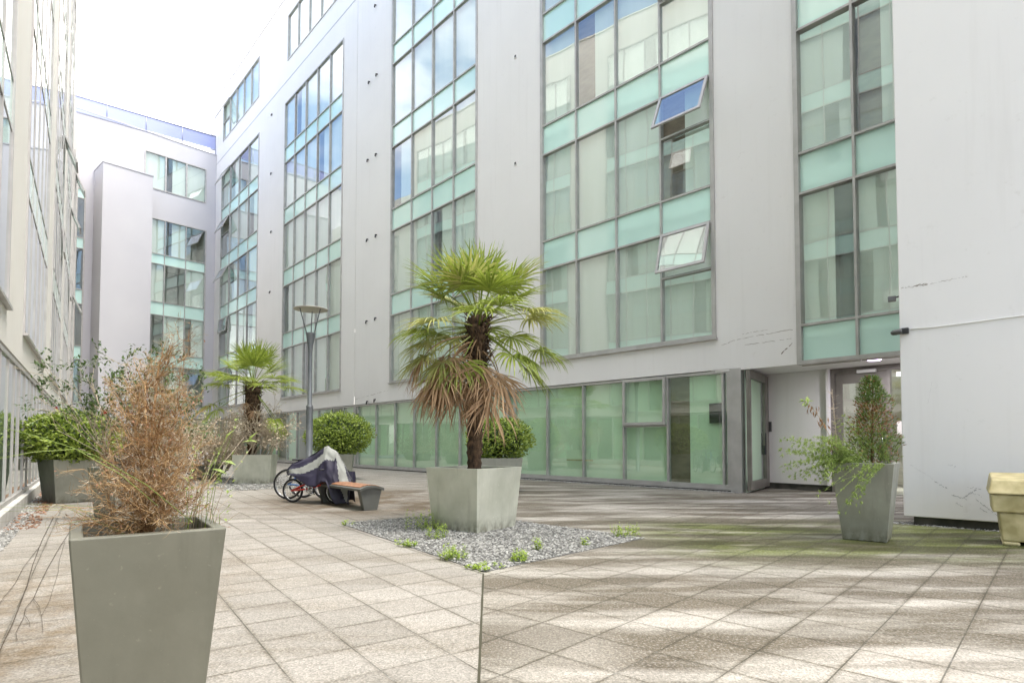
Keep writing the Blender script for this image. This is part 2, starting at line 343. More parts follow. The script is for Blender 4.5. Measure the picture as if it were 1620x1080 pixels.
# ------------------------------------------------------------------ paving
def paving_mat(name, right):
    m, t, b, n, l = nodes(name)
    tcn = n('ShaderNodeTexCoord'); g = n('ShaderNodeNewGeometry')
    def brick(ms, sm, c1, c2, mo):
        br = n('ShaderNodeTexBrick'); br.offset = 0; br.squash = 1; br.inputs['Scale'].default_value = 1
        br.inputs['Mortar Size'].default_value = ms; br.inputs['Mortar Smooth'].default_value = sm
        br.inputs['Brick Width'].default_value = .44; br.inputs['Row Height'].default_value = .44
        br.inputs['Color1'].default_value = rgba(c1); br.inputs['Color2'].default_value = rgba(c2); br.inputs['Mortar'].default_value = rgba(mo)
        l(tcn.outputs['Object'], br.inputs['Vector']); return br
    def nz_(scale, detail=5, stretch=None, rot=0, rough=.6, loc=(0, 0, 0)):
        z = n('ShaderNodeTexNoise'); z.inputs['Scale'].default_value = scale; z.inputs['Detail'].default_value = detail; z.inputs['Roughness'].default_value = rough
        mpn = n('ShaderNodeMapping'); mpn.inputs['Scale'].default_value = stretch or (1, 1, 1); mpn.inputs['Rotation'].default_value = (0, 0, rot); mpn.inputs['Location'].default_value = loc
        l(g.outputs['Position'], mpn.inputs[0]); l(mpn.outputs[0], z.inputs['Vector']); return z
    def ramp(src, a, c, ca=(0, 0, 0), cb=(1, 1, 1)):
        r = n('ShaderNodeValToRGB'); r.color_ramp.elements[0].position = a; r.color_ramp.elements[1].position = c
        r.color_ramp.elements[0].color = rgba(ca); r.color_ramp.elements[1].color = rgba(cb); l(src, r.inputs[0]); return r.outputs[0]
    def mix(fac, a, bb, mode='MIX'):
        x = n('ShaderNodeMix'); x.data_type = 'RGBA'; x.blend_type = mode
        if isinstance(fac, (int, float)): x.inputs[0].default_value = fac
        else: l(fac, x.inputs[0])
        for i, s_ in ((6, a), (7, bb)):
            if isinstance(s_, tuple): x.inputs[i].default_value = rgba(s_)
            else: l(s_, x.inputs[i])
        return x.outputs[2]
    def soil(fac, c, tint):  # multiplies by a tint; shared by dirt, moss and the painted sun bands
        return mix(fac, c, mix(1.0, c, tint, 'MULTIPLY'))
    def mul(a, bb):
        x = n('ShaderNodeMath'); x.operation = 'MULTIPLY'; x.use_clamp = True
        for i, s_ in ((0, a), (1, bb)):
            if isinstance(s_, (int, float)): x.inputs[i].default_value = s_
            else: l(s_, x.inputs[i])
        return x.outputs[0]
    base = brick(.0045, .3, (.32, .302, .278) if right else (.25, .236, .217), (.45, .428, .398) if right else (.365, .346, .322), (.5, .5, .5))
    col = base.outputs['Color']
    col = mix(ramp(nz_(1.1, 6).outputs['Fac'], .35, .7), col, (.33, .315, .295)) if not right else mix(ramp(nz_(1.1, 6).outputs['Fac'], .35, .7), col, (.38, .365, .335))
    # aggregate
    vo = n('ShaderNodeTexVoronoi'); vo.inputs['Scale'].default_value = 95; l(g.outputs['Position'], vo.inputs['Vector'])
    agg = ramp(vo.outputs['Color'], .15, .95, (.58, .58, .56), (1.32, 1.30, 1.27))
    col = mix(.75, col, agg, 'MULTIPLY')
    # dirt creeping in from the joints
    wide = brick(.034 if right else .04, 1.0, (0, 0, 0), (0, 0, 0), (1, 1, 1))
    dn = ramp(nz_(.9, 7, rough=.7).outputs['Fac'], .36, .56)
    edge = mul(mul(ramp(wide.outputs['Fac'], .0, .9), dn), .75 if right else .65)
    grain = ramp(nz_(60, 3).outputs['Fac'], .35, .6)
    edge = mul(edge, grain)
    col = soil(edge, col, (.33, .28, .19))
    # bands of reflected sunlight painted into the colour as stretched streaks, mixed with dirt stains
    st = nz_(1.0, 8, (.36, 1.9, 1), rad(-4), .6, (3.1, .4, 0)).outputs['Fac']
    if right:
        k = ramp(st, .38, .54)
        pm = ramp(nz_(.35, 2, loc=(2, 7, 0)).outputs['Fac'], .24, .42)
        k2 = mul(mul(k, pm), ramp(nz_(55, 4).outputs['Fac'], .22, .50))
        col = soil(mul(k2, .95), col, (.27, .235, .18))  # painted sun bands mixed with dirt stains
        # moss between the gravel bed and the blank wing
        sx = n('ShaderNodeSeparateXYZ'); l(g.outputs['Position'], sx.inputs[0])
        def band(src, a, bb, c, d):
            r = n('ShaderNodeMapRange'); r.interpolation_type = 'SMOOTHSTEP'; r.inputs[1].default_value = a; r.inputs[2].default_value = bb; l(src, r.inputs[0])
            q = n('ShaderNodeMapRange'); q.interpolation_type = 'SMOOTHSTEP'; q.inputs[1].default_value = c; q.inputs[2].default_value = d; q.inputs[3].default_value = 1; q.inputs[4].default_value = 0; l(src, q.inputs[0])
            return mul(r.outputs[0], q.outputs[0])
        mz = mul(band(sx.outputs['Y'], 5.6, 7.2, 8.8, 10.5), band(sx.outputs['X'], .9, 2.6, 9, 12))
        mk = ramp(nz_(1.0, 7, (.5, 1.8, 1), rad(8), .66).outputs['Fac'], .34, .52)
        mk = mul(mul(mz, mk), ramp(nz_(50, 4).outputs['Fac'], .2, .5))
        col = soil(mul(mk, 1.0), col, (.30, .38, .07))
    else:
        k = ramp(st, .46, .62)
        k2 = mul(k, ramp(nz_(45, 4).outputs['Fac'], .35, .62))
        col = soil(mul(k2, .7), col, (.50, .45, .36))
        sx = n('ShaderNodeSeparateXYZ'); l(g.outputs['Position'], sx.inputs[0])
        dd = n('ShaderNodeMapRange'); dd.inputs[1].default_value = -1.9; dd.inputs[2].default_value = -3.0; l(sx.outputs['X'], dd.inputs[0])
        dy = n('ShaderNodeMapRange'); dy.inputs[1].default_value = 7.5; dy.inputs[2].default_value = 4.0; l(sx.outputs['Y'], dy.inputs[0])
        q = mul(mul(dd.outputs[0], dy.outputs[0]), ramp(nz_(2.2, 7, rough=.7).outputs['Fac'], .40, .60))
        col = soil(mul(q, .9), col, (.52, .40, .25))
        vd_ = n('ShaderNodeVectorMath'); vd_.operation = 'DISTANCE'; vd_.inputs[1].default_value = (-2.6, 13.2, 0); l(g.outputs['Position'], vd_.inputs[0])
        rr_ = n('ShaderNodeMapRange'); rr_.interpolation_type = 'SMOOTHSTEP'; rr_.inputs[1].default_value = 4.2; rr_.inputs[2].default_value = 1.6; l(vd_.outputs['Value'], rr_.inputs[0])
        col = soil(mul(rr_.outputs[0], ramp(nz_(.8, 7, rough=.68, loc=(4, 4, 0)).outputs['Fac'], .36, .54)), col, (.42, .34, .25))
    # joints
    jn = ramp(nz_(1.6, 4, loc=(9, 2, 0)).outputs['Fac'], .36, .56, (.45, .45, .45), (1, 1, 1))
    col = mix(mul(mul(base.outputs['Fac'], jn), .85), col, (.055, .05, .035))
    l(col, b.inputs['Base Color'])
    b.inputs['Roughness'].default_value = .72; b.inputs['Specular IOR Level'].default_value = .35
    bp = n('ShaderNodeBump'); bp.inputs['Strength'].default_value = .5; bp.inputs['Distance'].default_value = .004
    l(vo.outputs['Distance'], bp.inputs['Height'])
    bp2 = n('ShaderNodeBump'); bp2.invert = True; bp2.inputs['Strength'].default_value = .8; bp2.inputs['Distance'].default_value = .006
    l(base.outputs['Fac'], bp2.inputs['Height']); l(bp.outputs[0], bp2.inputs['Normal']); l(bp2.outputs[0], b.inputs['Normal'])
    return m
def xb(y): return -.171 - .0387 * (y - 3.12)
def paving(name, pts, org, ang, mat):
    rot = math.atan2(math.cos(rad(ang)), -math.sin(rad(ang)))
    o3 = Vector((org[0], org[1], 0)); R = Matrix.Rotation(-rot, 3, 'Z')
    mb = MB(); mb.face([R @ (Vector((x, y, 0)) - o3) for x, y in pts])
    o = mb.build(name, mat); o.location = o3; o.rotation_euler = (0, 0, rot)
    return tag(o, kind='structure')
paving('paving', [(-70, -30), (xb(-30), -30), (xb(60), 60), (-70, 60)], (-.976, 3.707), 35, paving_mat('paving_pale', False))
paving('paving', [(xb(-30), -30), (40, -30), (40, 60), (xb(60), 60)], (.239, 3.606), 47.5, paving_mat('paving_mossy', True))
mb = MB()
mb.face([(-600, -600, -.02), (600, -600, -.02), (600, 900, -.02), (-600, 900, -.02)])
tag(mb.build('ground', M['concrete']), kind='structure')
# the straight cut where the two paving fields meet
mb = MB()
L_ = []
for i in range(26):
    y = 1.0 + (5.78 - 1.0) * i / 25; L_.append((xb(y), y))
for i in range(25):
    w0, w1 = .006 + .004 * random.Random(i).random(), .006 + .004 * random.Random(i + 1).random()
    a, b_ = L_[i], L_[i + 1]
    mb.face([(a[0] - w0, a[1], .004), (a[0] + w0, a[1], .004), (b_[0] + w1, b_[1], .004), (b_[0] - w1, b_[1], .004)])
tag(mb.build('paving_joint', plain('joint_dirt', (.05, .048, .03), .95)), kind='structure')

# ------------------------------------------------------------------ facade kit
def wall(mb, F, t0, t1, h0, h1, holes, dep=.16, mi=0):
    ts = sorted({t0, t1} | {min(max(x, t0), t1) for h in holes for x in h[:2]})
    hs = sorted({h0, h1} | {min(max(x, h0), h1) for h in holes for x in h[2:4]})
    for i in range(len(ts) - 1):
        for j in range(len(hs) - 1):
            a, b_, c, d = ts[i], ts[i + 1], hs[j], hs[j + 1]
            if b_ - a < 1e-6 or d - c < 1e-6: continue
            mt, mh = (a + b_) / 2, (c + d) / 2
            if any(h[0] < mt < h[1] and h[2] < mh < h[3] for h in holes): continue
            mb.face([F.p(a, 0, c), F.p(b_, 0, c), F.p(b_, 0, d), F.p(a, 0, d)], mi)
    for (a, b_, c, d) in [h[:4] for h in holes]:
        a, b_ = max(a, t0), min(b_, t1); c = max(c, h0)
        mb.face([F.p(a, 0, c), F.p(a, 0, d), F.p(a, -dep, d), F.p(a, -dep, c)], mi)
        mb.face([F.p(b_, 0, c), F.p(b_, -dep, c), F.p(b_, -dep, d), F.p(b_, 0, d)], mi)
        mb.face([F.p(a, 0, d), F.p(b_, 0, d), F.p(b_, -dep, d), F.p(a, -dep, d)], mi)
        mb.face([F.p(a, 0, c), F.p(a, -dep, c), F.p(b_, -dep, c), F.p(b_, 0, c)], mi)
RND = random.Random(5)
def pleats(mb, F, a, b_, dep, h0, h1, step=.09, amp=.03, mi=0):
    n_ = max(2, int((b_ - a) / step)); r0 = []; r1 = []
    for i in range(n_ + 1):
        t = a + (b_ - a) * i / n_; d = dep + (amp if i % 2 else -amp) * (.5 + .5 * RND.random())
        r0.append(F.p(t, d, h0)); r1.append(F.p(t, d, h1))
    mb.grid([r0, r1], mi, False)
def bay(parent, F, ts, rows, blinds=None, sash=(), fw=.027, ext=.045, proud=.03, glassm='glass', blindm='blind', room=True, rdep=2.6, name='window', ledge=True, skip=(), gd=-.04):
    """ts: mullion centres; rows: (h0, h1, 'w' or 's'); sash: (col, row, fraction of height, open degrees)"""
    t0, t1 = ts[0], ts[-1]; h0, h1 = rows[0][0], rows[-1][1]
    fr = MB()
    fr.fbox(F, t0, t0 + ext * 2, -.14, proud + .012, h0, h1); fr.fbox(F, t1 - ext * 2, t1, -.14, proud + .012, h0, h1)
    fr.fbox(F, t0 + ext * 2, t1 - ext * 2, -.14, proud + .010, h0, h0 + ext * 1.6); fr.fbox(F, t0 + ext * 2, t1 - ext * 2, -.14, proud + .010, h1 - ext * 1.6, h1)
    if ledge: fr.fbox(F, t0 - .03, t1 + .03, -.02, proud + .06, h0 - .05, h0 - .002)
    for t in ts[1:-1]: fr.fbox(F, t - fw, t + fw, -.12, proud, h0 + ext * 1.6, h1 - ext * 1.6)
    for r in rows[1:]:
        for i in range(len(ts) - 1):
            a = ts[i] + (fw if i else ext * 2); b_ = ts[i + 1] - (fw if i < len(ts) - 2 else ext * 2)
            fr.fbox(F, a, b_, -.115, proud - .006, r[0] - fw, r[0] + fw)
    sl = {(c, r): (f, o_) for c, r, f, o_ in sash}
    for (c, r), (f, o_) in sl.items():
        hm = rows[r][1] - (rows[r][1] - rows[r][0]) * f
        fr.fbox(F, ts[c] + fw, ts[c + 1] - (fw if c < len(ts) - 2 else ext * 2), -.115, proud - .006, hm - fw, hm + fw)
    win = fr.build(name, M['frame'], parent)
    gl, sp, bl, rm = MB(), MB(), MB(), MB()
    for j, (a, b_, k) in enumerate(rows):
        for i in range(len(ts) - 1):
            if (i, j) in skip: continue
            x0, x1 = ts[i] + .01, ts[i + 1] - .01
            jit = RND.uniform(-.0035, .0035); jit2 = RND.uniform(-.0035, .0035)
            top = b_
            if (i, j) in sl: top = b_ - (b_ - a) * sl[(i, j)][0]
            if k == 's': rm.face([F.p(x0, -.18, a - .02), F.p(x1, -.18, a - .02), F.p(x1, -.18, b_ + .02), F.p(x0, -.18, b_ + .02)]); continue
            gl.face([F.p(x0, gd + jit, a), F.p(x1, gd - jit, a), F.p(x1, gd - jit + jit2, top), F.p(x0, gd + jit + jit2, top)])
            if k == 'w' and blinds:
                for (u0, u1, m_) in blinds(i, j):
                    p_, q_ = ts[i] + (ts[i + 1] - ts[i]) * u0, ts[i] + (ts[i + 1] - ts[i]) * u1
                    pleats(bl, F, p_, q_, -.16, a, b_, mi=m_, step=.55, amp=.004)
        if room and k == 'w':
            rm.face([F.p(t0, -rdep, a), F.p(t1, -rdep, a), F.p(t1, -rdep, b_), F.p(t0, -rdep, b_)])
            for t in (t0, t1): rm.face([F.p(t, -rdep, a), F.p(t, -.15, a), F.p(t, -.15, b_), F.p(t, -rdep, b_)])
            for h in (a, b_): rm.face([F.p(t0, -rdep, h), F.p(t1, -rdep, h), F.p(t1, -.15, h), F.p(t0, -.15, h)])
    gl.build('glazing', M[glassm], win)
    for (a, b_, k) in rows:
        if k == 's':
            sp = MB(); sp.face([F.p(t0 + .01, gd, a), F.p(t1 - .01, gd, a), F.p(t1 - .01, gd, b_), F.p(t0 + .01, gd, b_)]); sp.build('spandrel_panel', M['spandrel'], win)
    if bl.f: bl.build('blind', [M[blindm], M['brown_curtain']], win)
    if rm.f: rm.build('room_lining', M['room'], win)
    for (c, r), (f, o_) in sl.items():
        hb = rows[r][1] - (rows[r][1] - rows[r][0]) * f + fw; ht = rows[r][1] - fw
        a = ts[c] + fw + .005; b_ = ts[c + 1] - (fw if c < len(ts) - 2 else ext * 2) - .005
        sm_ = MB(); th = rad(o_); H = ht - hb
        def q(t, s_, dd):   # s_ distance down from the hinge, dd out of the leaf
            return F.p(t, proud + .012 + math.sin(th) * s_ + math.cos(th) * dd, ht - math.cos(th) * s_ + math.sin(th) * dd)
        def sb(x0, x1, s0, s1, d0, d1, mi):
            sm_.hexa([q(x0, s1, d1), q(x1, s1, d1), q(x1, s1, d0), q(x0, s1, d0), q(x0, s0, d1), q(x1, s0, d1), q(x1, s0, d0), q(x0, s0, d0)], mi)
        e = .075
        sb(a, a + e, 0, H, 0, .055, 0); sb(b_ - e, b_, 0, H, 0, .055, 0); sb(a + e, b_ - e, 0, e, 0, .053, 0); sb(a + e, b_ - e, H - e, H, 0, .053, 0)
        so = sm_.build('open_sash' if o_ > 2 else 'sash', M['frame'], win)
        g2 = MB(); g2.face([q(a + e, H - e, .03), q(b_ - e, H - e, .03), q(b_ - e, e, .03), q(a + e, e, .03)])
        g2.build('sash_glass', M['glass_sash'] if o_ > 2 else M[glassm], so)
    return win
def std_rows(hs):
    return [(hs[i], hs[i + 1], 'w' if i % 2 == 0 else 's') for i in range(len(hs) - 1)]

# ------------------------------------------------------------------ long right-hand building
A_ = lambda a: (math.sin(rad(a)), -math.cos(rad(a)))
P0 = Vector((5.64, 15.1)); P1 = Vector((-.22, 21.36)); P2 = Vector((-7.86, 29.86))
FD = Fr(P0, A_(41.11)); FC = Fr(P0, A_(43.15)); FB = Fr(P1, A_(41.92)); FA = Fr(P2, A_(41.37))
LV = [3.96, 7.04, 7.99, 10.94, 11.94, 14.84, 15.83, 18.75, 19.7, 22.6]
ROOF = 29.53
B = thing('office_building', 'long white rendered building on the right with tall strips of teal and clear glazing', 'building', (5.64, 15.1, 0))
def zig(cols):
    def f(i, j):
        rr = random.Random(i * 31 + j * 7 + len(cols)); v = cols[(i + j) % len(cols)]
        if v == 'f': return [(0, 1, 0)]
        if v == 'h': return [(0, .5, 0)]
        if v == 'r': return [(.35, 1, 0)]
        if v == 'b': return [(0, .42, 1), (.42, 1, 0)]
        return []
    return f
def px_ts(F, pxs, py): return [F.t(p, py) for p in pxs]
def even(a, b_, n_): return [a + (b_ - a) * i / n_ for i in range(n_ + 1)]
rowsT = std_rows(LV)
tC = px_ts(FC, [856, 912.5, 976, 1047, 1133], 480)
tB = px_ts(FB, [618, 650.5, 683, 717, 755], 420)
tA = px_ts(FA, [448, 468, 488, 508, 523, 541], 420)
tA = even(tA[0], tA[-1], 5)
tF = px_ts(FA, [349, 407.5], 420); tF = even(tF[0], tF[1], 4)
tDl = FD.t(1258, 300); tDm = FD.t(1352.5, 300); tD = [tDl, tDm, tDm * 2 - tDl, tDm * 3 - 2 * tDl]
HD = [3.05] + [LV[0]] + LV[1:]
rowsD = [(HD[i], HD[i + 1], 's' if i % 2 == 0 else 'w') for i in range(len(HD) - 1)]
tTop1 = px_ts(FA, [354.5, 410], 160); tTop1 = even(tTop1[0], tTop1[1], 5)
tTop2 = FA.t(456, 60); tTop2 = even(tTop2, tTop2 + (tTop1[-1] - tTop1[0]) * 1.0, 5)
topr = [(25.2, 28.1, 'w')]
tE = FC.t(1165, 690)
GFH = 3.12
def hole(ts, rows): return (ts[0], ts[-1], rows[0][0], rows[-1][1])
tFarEnd = FA.t(335, 400); tcorner = FA.t(330, 200)
wl = MB()
# section A (far), B, C, D
lenA = (P1 - P2).length; lenC = (P0 - P1).length
wall(wl, FA, tFarEnd - 1.0, 0, GFH, ROOF, [hole(tA, rowsT), hole(tF, rowsT), (tTop1[0], tTop1[-1], 25.2, 28.1), (tTop2[0], tTop2[-1], 25.2, 28.1)])
wall(wl, FB, -lenA, 0, GFH, ROOF, [hole(tB, rowsT)])
wall(wl, FC, -lenC, 0, GFH, ROOF, [hole(tC, rowsT)])
tDend = 8.5
wall(wl, FD, 0, tDend, GFH, ROOF, [hole(tD, [(GFH, 0, 's'), (0, LV[-1], 'w')])])
# parapet return, roof
for F, a, b_ in ((FA, tFarEnd - 1, 0), (FB, -lenA, 0), (FC, -lenC, 0), (FD, 0, tDend)):
    wl.fbox(F, a, b_, -.42, .05, ROOF + .002, ROOF + .09)
    wl.face([F.p(a, -.40, ROOF - .6), F.p(b_, -.40, ROOF - .6), F.p(b_, -14, ROOF - .6), F.p(a, -14, ROOF - .6)])
    wl.face([F.p(a, -14, 0), F.p(b_, -14, 0), F.p(b_, -14, ROOF - .6), F.p(a, -14, ROOF - .6)])
    # soffit over the recessed ground floor
    if F is not FD: wl.face([F.p(a, 0, GFH), F.p(b_, 0, GFH), F.p(b_, -.3, GFH), F.p(a, -.3, GFH)])
wl.build('wall', M['wall'], B)
# shallow groove below the top storey
gv = MB()
for F, a, b_ in ((FA, tFarEnd, 0), (FB, -lenA, 0), (FC, -lenC, 0)): gv.fbox(F, a, b_, -.004, .012, 23.93, 23.99)
gv.build('drip_groove', M['wall_far'], B)
bC = bay(B, FC, tC, rowsT, zig('fffffbf'), sash=[(3, 0, .40, 15), (3, 2, .40, 23), (3, 4, .40, 2), (3, 6, .4, 18)], ext=.055)
bB = bay(B, FB, tB, rowsT, zig('ffffrff'))
bA = bay(B, FA, tA, rowsT, zig('ffrffff'))
bF = bay(B, FA, tF, rowsT, zig('fr.f'), sash=[(0, 0, .4, 24), (0, 2, .4, 5), (0, 4, .4, 26), (0, 6, .4, 24), (0, 8, .4, 26)])
bD = bay(B, FD, tD, rowsD, lambda i, j: [(0, .62, 0)] if (i + j // 2) % 3 == 0 else [(0, 1, 0)] if (i + j // 2) % 3 == 1 else [(.05, .4, 1), (.4, 1, 0)], ext=.055, proud=.06, ledge=False)
for t_ in (tTop1, tTop2): bay(B, FA, t_, topr, zig('ff'), sash=[(0, 0, .5, 26)] if t_ is tTop1 else (), ledge=False)
# ground-floor glazing, one run of panes under the soffit
gpx = [340, 350, 361, 372, 384, 397, 411, 423, 436, 452, 468, 485, 502, 522, 542, 564, 593, 623, 653, 688, 725, 766, 812, 864, 921, 985, 1055, 1143]
gA = [FA.t(p, 690) for p in gpx if p <= 564]
gB = [FB.t(p, 690) for p in gpx if 564 < p < 800]
gC = [FC.t(p, 690) for p in gpx if p > 800]
gA[-1] = FA.t(564, 690)
gfh = [(.10, GFH - .02, 'w')]
dpt = lambda F: Fr(F.o + F.n * -.05, F.d)
GA, GB, GC = dpt(FA), dpt(FB), dpt(FC)
bay(B, GA, gA + [-.02], gfh, lambda i, j: [(0, 1, 0)] if i in (7, 9, 11, 12, 14) else [], glassm='glass_gf', blindm='blind_gf', ledge=False, proud=.02, rdep=3, name='ground_floor_window')
bay(B, GB, [-lenA + .0] + gB + [-.02], gfh, lambda i, j: [(0, 1, 0)] if i not in (9,) else [], glassm='glass_gf', blindm='blind_gf', ledge=False, proud=.02, rdep=3, name='ground_floor_window')
bay(B, GC, [-lenC] + gC + [tE - .16], gfh, lambda i, j: [(0, 1, 0)] if i != 5 else [(0.0, .36, 1), (.36, 1, 0)], glassm='glass_gf', blindm='blind_gf', sash=[(4, 0, .46, 1.0)], ledge=False, proud=.02, rdep=3, name='ground_floor_window')
rl = MB(); (ra_, rh_), (rb_, _) = FC.hit(893, 727), FC.hit(934, 727)
rl.fbox(FC, ra_, rb_, -.13, -.10, rh_ - .02, rh_ + .02); rl.build('inside_rail', M['bin'], B)
rl = MB(); ra_, rh_ = FC.hit(1128, 653); rl.fbox(FC, ra_ - .17, ra_ + .17, -.20, -.12, rh_ - .26, rh_ + .26); rl.build('dark_notice_board', M['black'], B)
pl = MB()
for F, a, b_ in ((GA, gA[0], 0), (GB, -lenA, 0), (GC, -lenC, tE - .0)):
    pl.fbox(F, a, b_, -.2, -.03, -.01, .04); pl.fbox(F, a, b_, -.2, .07, .04, .098, 1)
pl.build('plinth', [M['plinth'], M['frame']], B)
# corner post beside the entrance recess
cp = MB(); cp.fbox(FC, tE - .155, tE + .14, -.3, .015, 0, GFH - .003); cp.build('corner_post', M['frame'], B, .004)
# entrance recess
tr0 = FD.t(1184, 690); Rin = 2.0
rec = MB()
side = Fr(FD.p(tr0, 0, 0).xy, FD.n * -1)          # recess side wall, seen from the right
tback = tDend
Fb = Fr((FD.o - FD.n * Rin), FD.d)
t1215 = Fb.t(1214, 700)
w0 = Fb.t(1316, 700)
GFH2 = GFH - .07
rec.face([FD.p(tr0 - 1, 0, GFH - .003), FD.p(tDend, 0, GFH - .003), FD.p(tDend, -4, GFH - .003), FD.p(tr0 - 1, -4, GFH - .003)])
rec.fbox(Fb, t1215 - .1, w0, -.2, 0, .16, GFH - .006)
rec.fbox(Fb, w0 - .06, w0, 0.001, .16, .16, GFH - .006)
rec.fbox(FD, tr0 - 1.0, tDend, -.02, .0, GFH - .05, GFH - .004)
rec.build('recess_wall', M['wall'], B)
pb = MB(); pb.fbox(Fb, t1215 - .1, w0, -.2, -.04, 0, .158); pb.build('recess_plinth', M['plinth'], B)
# side door (glazed, green)
e0 = FD.p(tr0, -.02, 0); e1 = Fb.p(t1215, 0, 0); Fs = Fr(e0.xy, (e1 - e0).xy); Ls = (e1 - e0).xy.length
sdm = MB(); dz0, dz1 = .06, GFH - .06
sdm.fbox(Fs, 0, .1, -.05, .05, dz0, dz1); sdm.fbox(Fs, Ls - .32, Ls, -.05, .05, dz0, dz1); sdm.fbox(Fs, .1, Ls - .32, -.045, .045, dz0, dz0 + .22); sdm.fbox(Fs, .1, Ls - .32, -.045, .045, dz1 - .2, dz1)
dso = sdm.build('side_door', M['frame_dark'], B)
g_ = MB(); g_.face([Fs.p(.1, 0, dz0 + .2), Fs.p(Ls - .32, 0, dz0 + .2), Fs.p(Ls - .32, 0, dz1 - .2), Fs.p(.1, 0, dz1 - .2)]); g_.build('door_glass', M['glass_gf'], dso)
g_ = MB(); g_.face([Fs.p(.0, -.09, 0), Fs.p(Ls, -.09, 0), Fs.p(Ls, -.09, dz1), Fs.p(0, -.09, dz1)]); g_.build('door_screen', M['blind_gf'], dso)
h_ = MB(); h_.tube([Fs.p(Ls - .42, .05, 1.15), Fs.p(Ls - .42, .05, 1.5)], .015, 8); h_.box(Fs.p(Ls - .42, .03, 1.05), .02, .03, .12, 0); h_.build('handle', M['black'], dso)
# entrance door
d0, d1, d2 = Fb.t(1319, 700), Fb.t(1404, 700), Fb.t(1409, 700) + 1.1
ed = MB(); zt = GFH - .14
ed.fbox(Fb, w0, d0 + .06, -.1, .03, 0, zt); ed.fbox(Fb, w0, d2, -.1, .031, zt, GFH - .006)
ed.fbox(Fb, d1 + .02, d1 + .09, -.1, .03, 0, zt); ed.fbox(Fb, d2 - .06, d2, -.1, .03, 0, zt)
edo = ed.build('entrance_door', M['frame_dark'], B)
lf = MB(); a, b_ = d0 + .065, d1 + .015
lf.fbox(Fb, a, a + .16, -.06, .0, .03, zt - .01); lf.fbox(Fb, b_ - .2, b_, -.06, .0, .03, zt - .01); lf.fbox(Fb, a + .16, b_ - .2, -.055, -.004, .03, .33); lf.fbox(Fb, a + .16, b_ - .2, -.055, -.004, zt - .26, zt - .01)
lfo = lf.build('door_leaf', M['frame_dark'], edo)
g_ = MB(); g_.face([Fb.p(a + .16, -.03, .33), Fb.p(b_ - .2, -.03, .33), Fb.p(b_ - .2, -.03, zt - .26), Fb.p(a + .16, -.03, zt - .26)])
g_.face([Fb.p(d1 + .09, -.03, .0), Fb.p(d2 - .06, -.03, .0), Fb.p(d2 - .06, -.03, zt), Fb.p(d1 + .09, -.03, zt)]); g_.build('door_glass', M['glass'], edo)
g_ = MB(); g_.tube([Fb.p(b_ - .1, .06, .95), Fb.p(b_ - .1, .06, 1.45)], .014, 8); g_.build('handle', M['chrome'], edo)
g_ = MB(); g_.fbox(Fb, b_ - .62, b_ - .2, .032, .13, zt - .03, zt + .05); g_.build('door_closer', M['conduit'], edo, .008)
g_ = MB(); g_.face([Fb.p(d0 - .5, -3, 0), Fb.p(d2 + .5, -3, 0), Fb.p(d2 + .5, -3, 3.1), Fb.p(d0 - .5, -3, 3.1)])
g_.face([Fb.p(d0 - .5, -3, 0.01), Fb.p(d2 + .5, -3, 0.01), Fb.p(d2 + .5, -.2, 0.01), Fb.p(d0 - .5, -.2, 0.01)]); g_.build('lobby_lining', M['room'], edo)
g_ = MB(); g_.fbox(Fb, Fb.t(1418, 650), Fb.t(1418, 650) + .16, -.027, -.024, 1.45, 1.75); g_.build('notice_paper', M['paper'], edo)
# intercom, soffit light
ti, hi = Fb.hit(1217, 672)
g_ = MB(); g_.fbox(Fb, ti - .07, ti + .07, 0.001, .04, 1.55, 1.82); io = g_.build('intercom', M['intercom'], B, .006)
lt = G(1383, 568, GFH - .03) if False else None
rr = ray(1383, 568); kk = (GFH - .01 - CAMZ) / rr.z; lp = Vector((rr.x * kk, rr.y * kk, GFH - .012))
g_ = MB(); g_.lathe(lp, [(0, -.03), (.13, -.028), (.15, 0)], 20); g_.build('soffit_light', M['lamp_on'], B)
ld = bpy.data.lights.new('soffit_lamp', 'AREA'); ld.shape = 'DISK'; ld.size = .24; ld.energy = 24; ld.color = (.97, .93, 1.0)
lo_ = bpy.data.objects.new('soffit_lamp', ld); COL.objects.link(lo_); lo_.location = (lp.x, lp.y, lp.z - .04)
# vents and overflow spouts on the walls
vt = {}
def vent(F, px, py, s_=.055):
    t, h = F.hit(px, py); v = MB(); v.fbox(F, t - s_, t + s_, .0, .03, h - s_, h + s_, 0)
    v.fbox(F, t - s_ * .75, t + s_ * .75, .031, .033, h - s_ * .75, h + s_ * .75, 1)
    v.build('vent', [M['wall'], M['black']], B)
def spout(F, px, py):
    t, h = F.hit(px, py); v = MB()
    v.tube([F.p(t, 0, h + .04), F.p(t, .07, h + .035), F.p(t + .01, .09, h - .10)], .035, 6); v.build('overflow_pipe', M['black'], B)
for px, py in ((816, 90), (816, 259), (816, 610)): vent(FC if px > 801 else FB, px, py)
for px, py in ((585, 131), (597, 119), (583, 254), (596, 245), (582, 380), (596, 373), (581, 509), (595, 504), (582, 636), (594, 633), (985 - 390, 10)): spout(FB if px > 566 else FA, px, py)
for px, py in ((431, 182), (430, 275), (430, 367), (428, 462), (330, 364), (327, 435), (327, 509), (337, 363), (337, 437), (337, 511), (429, 650)): spout(FA, max(px, 337), py)
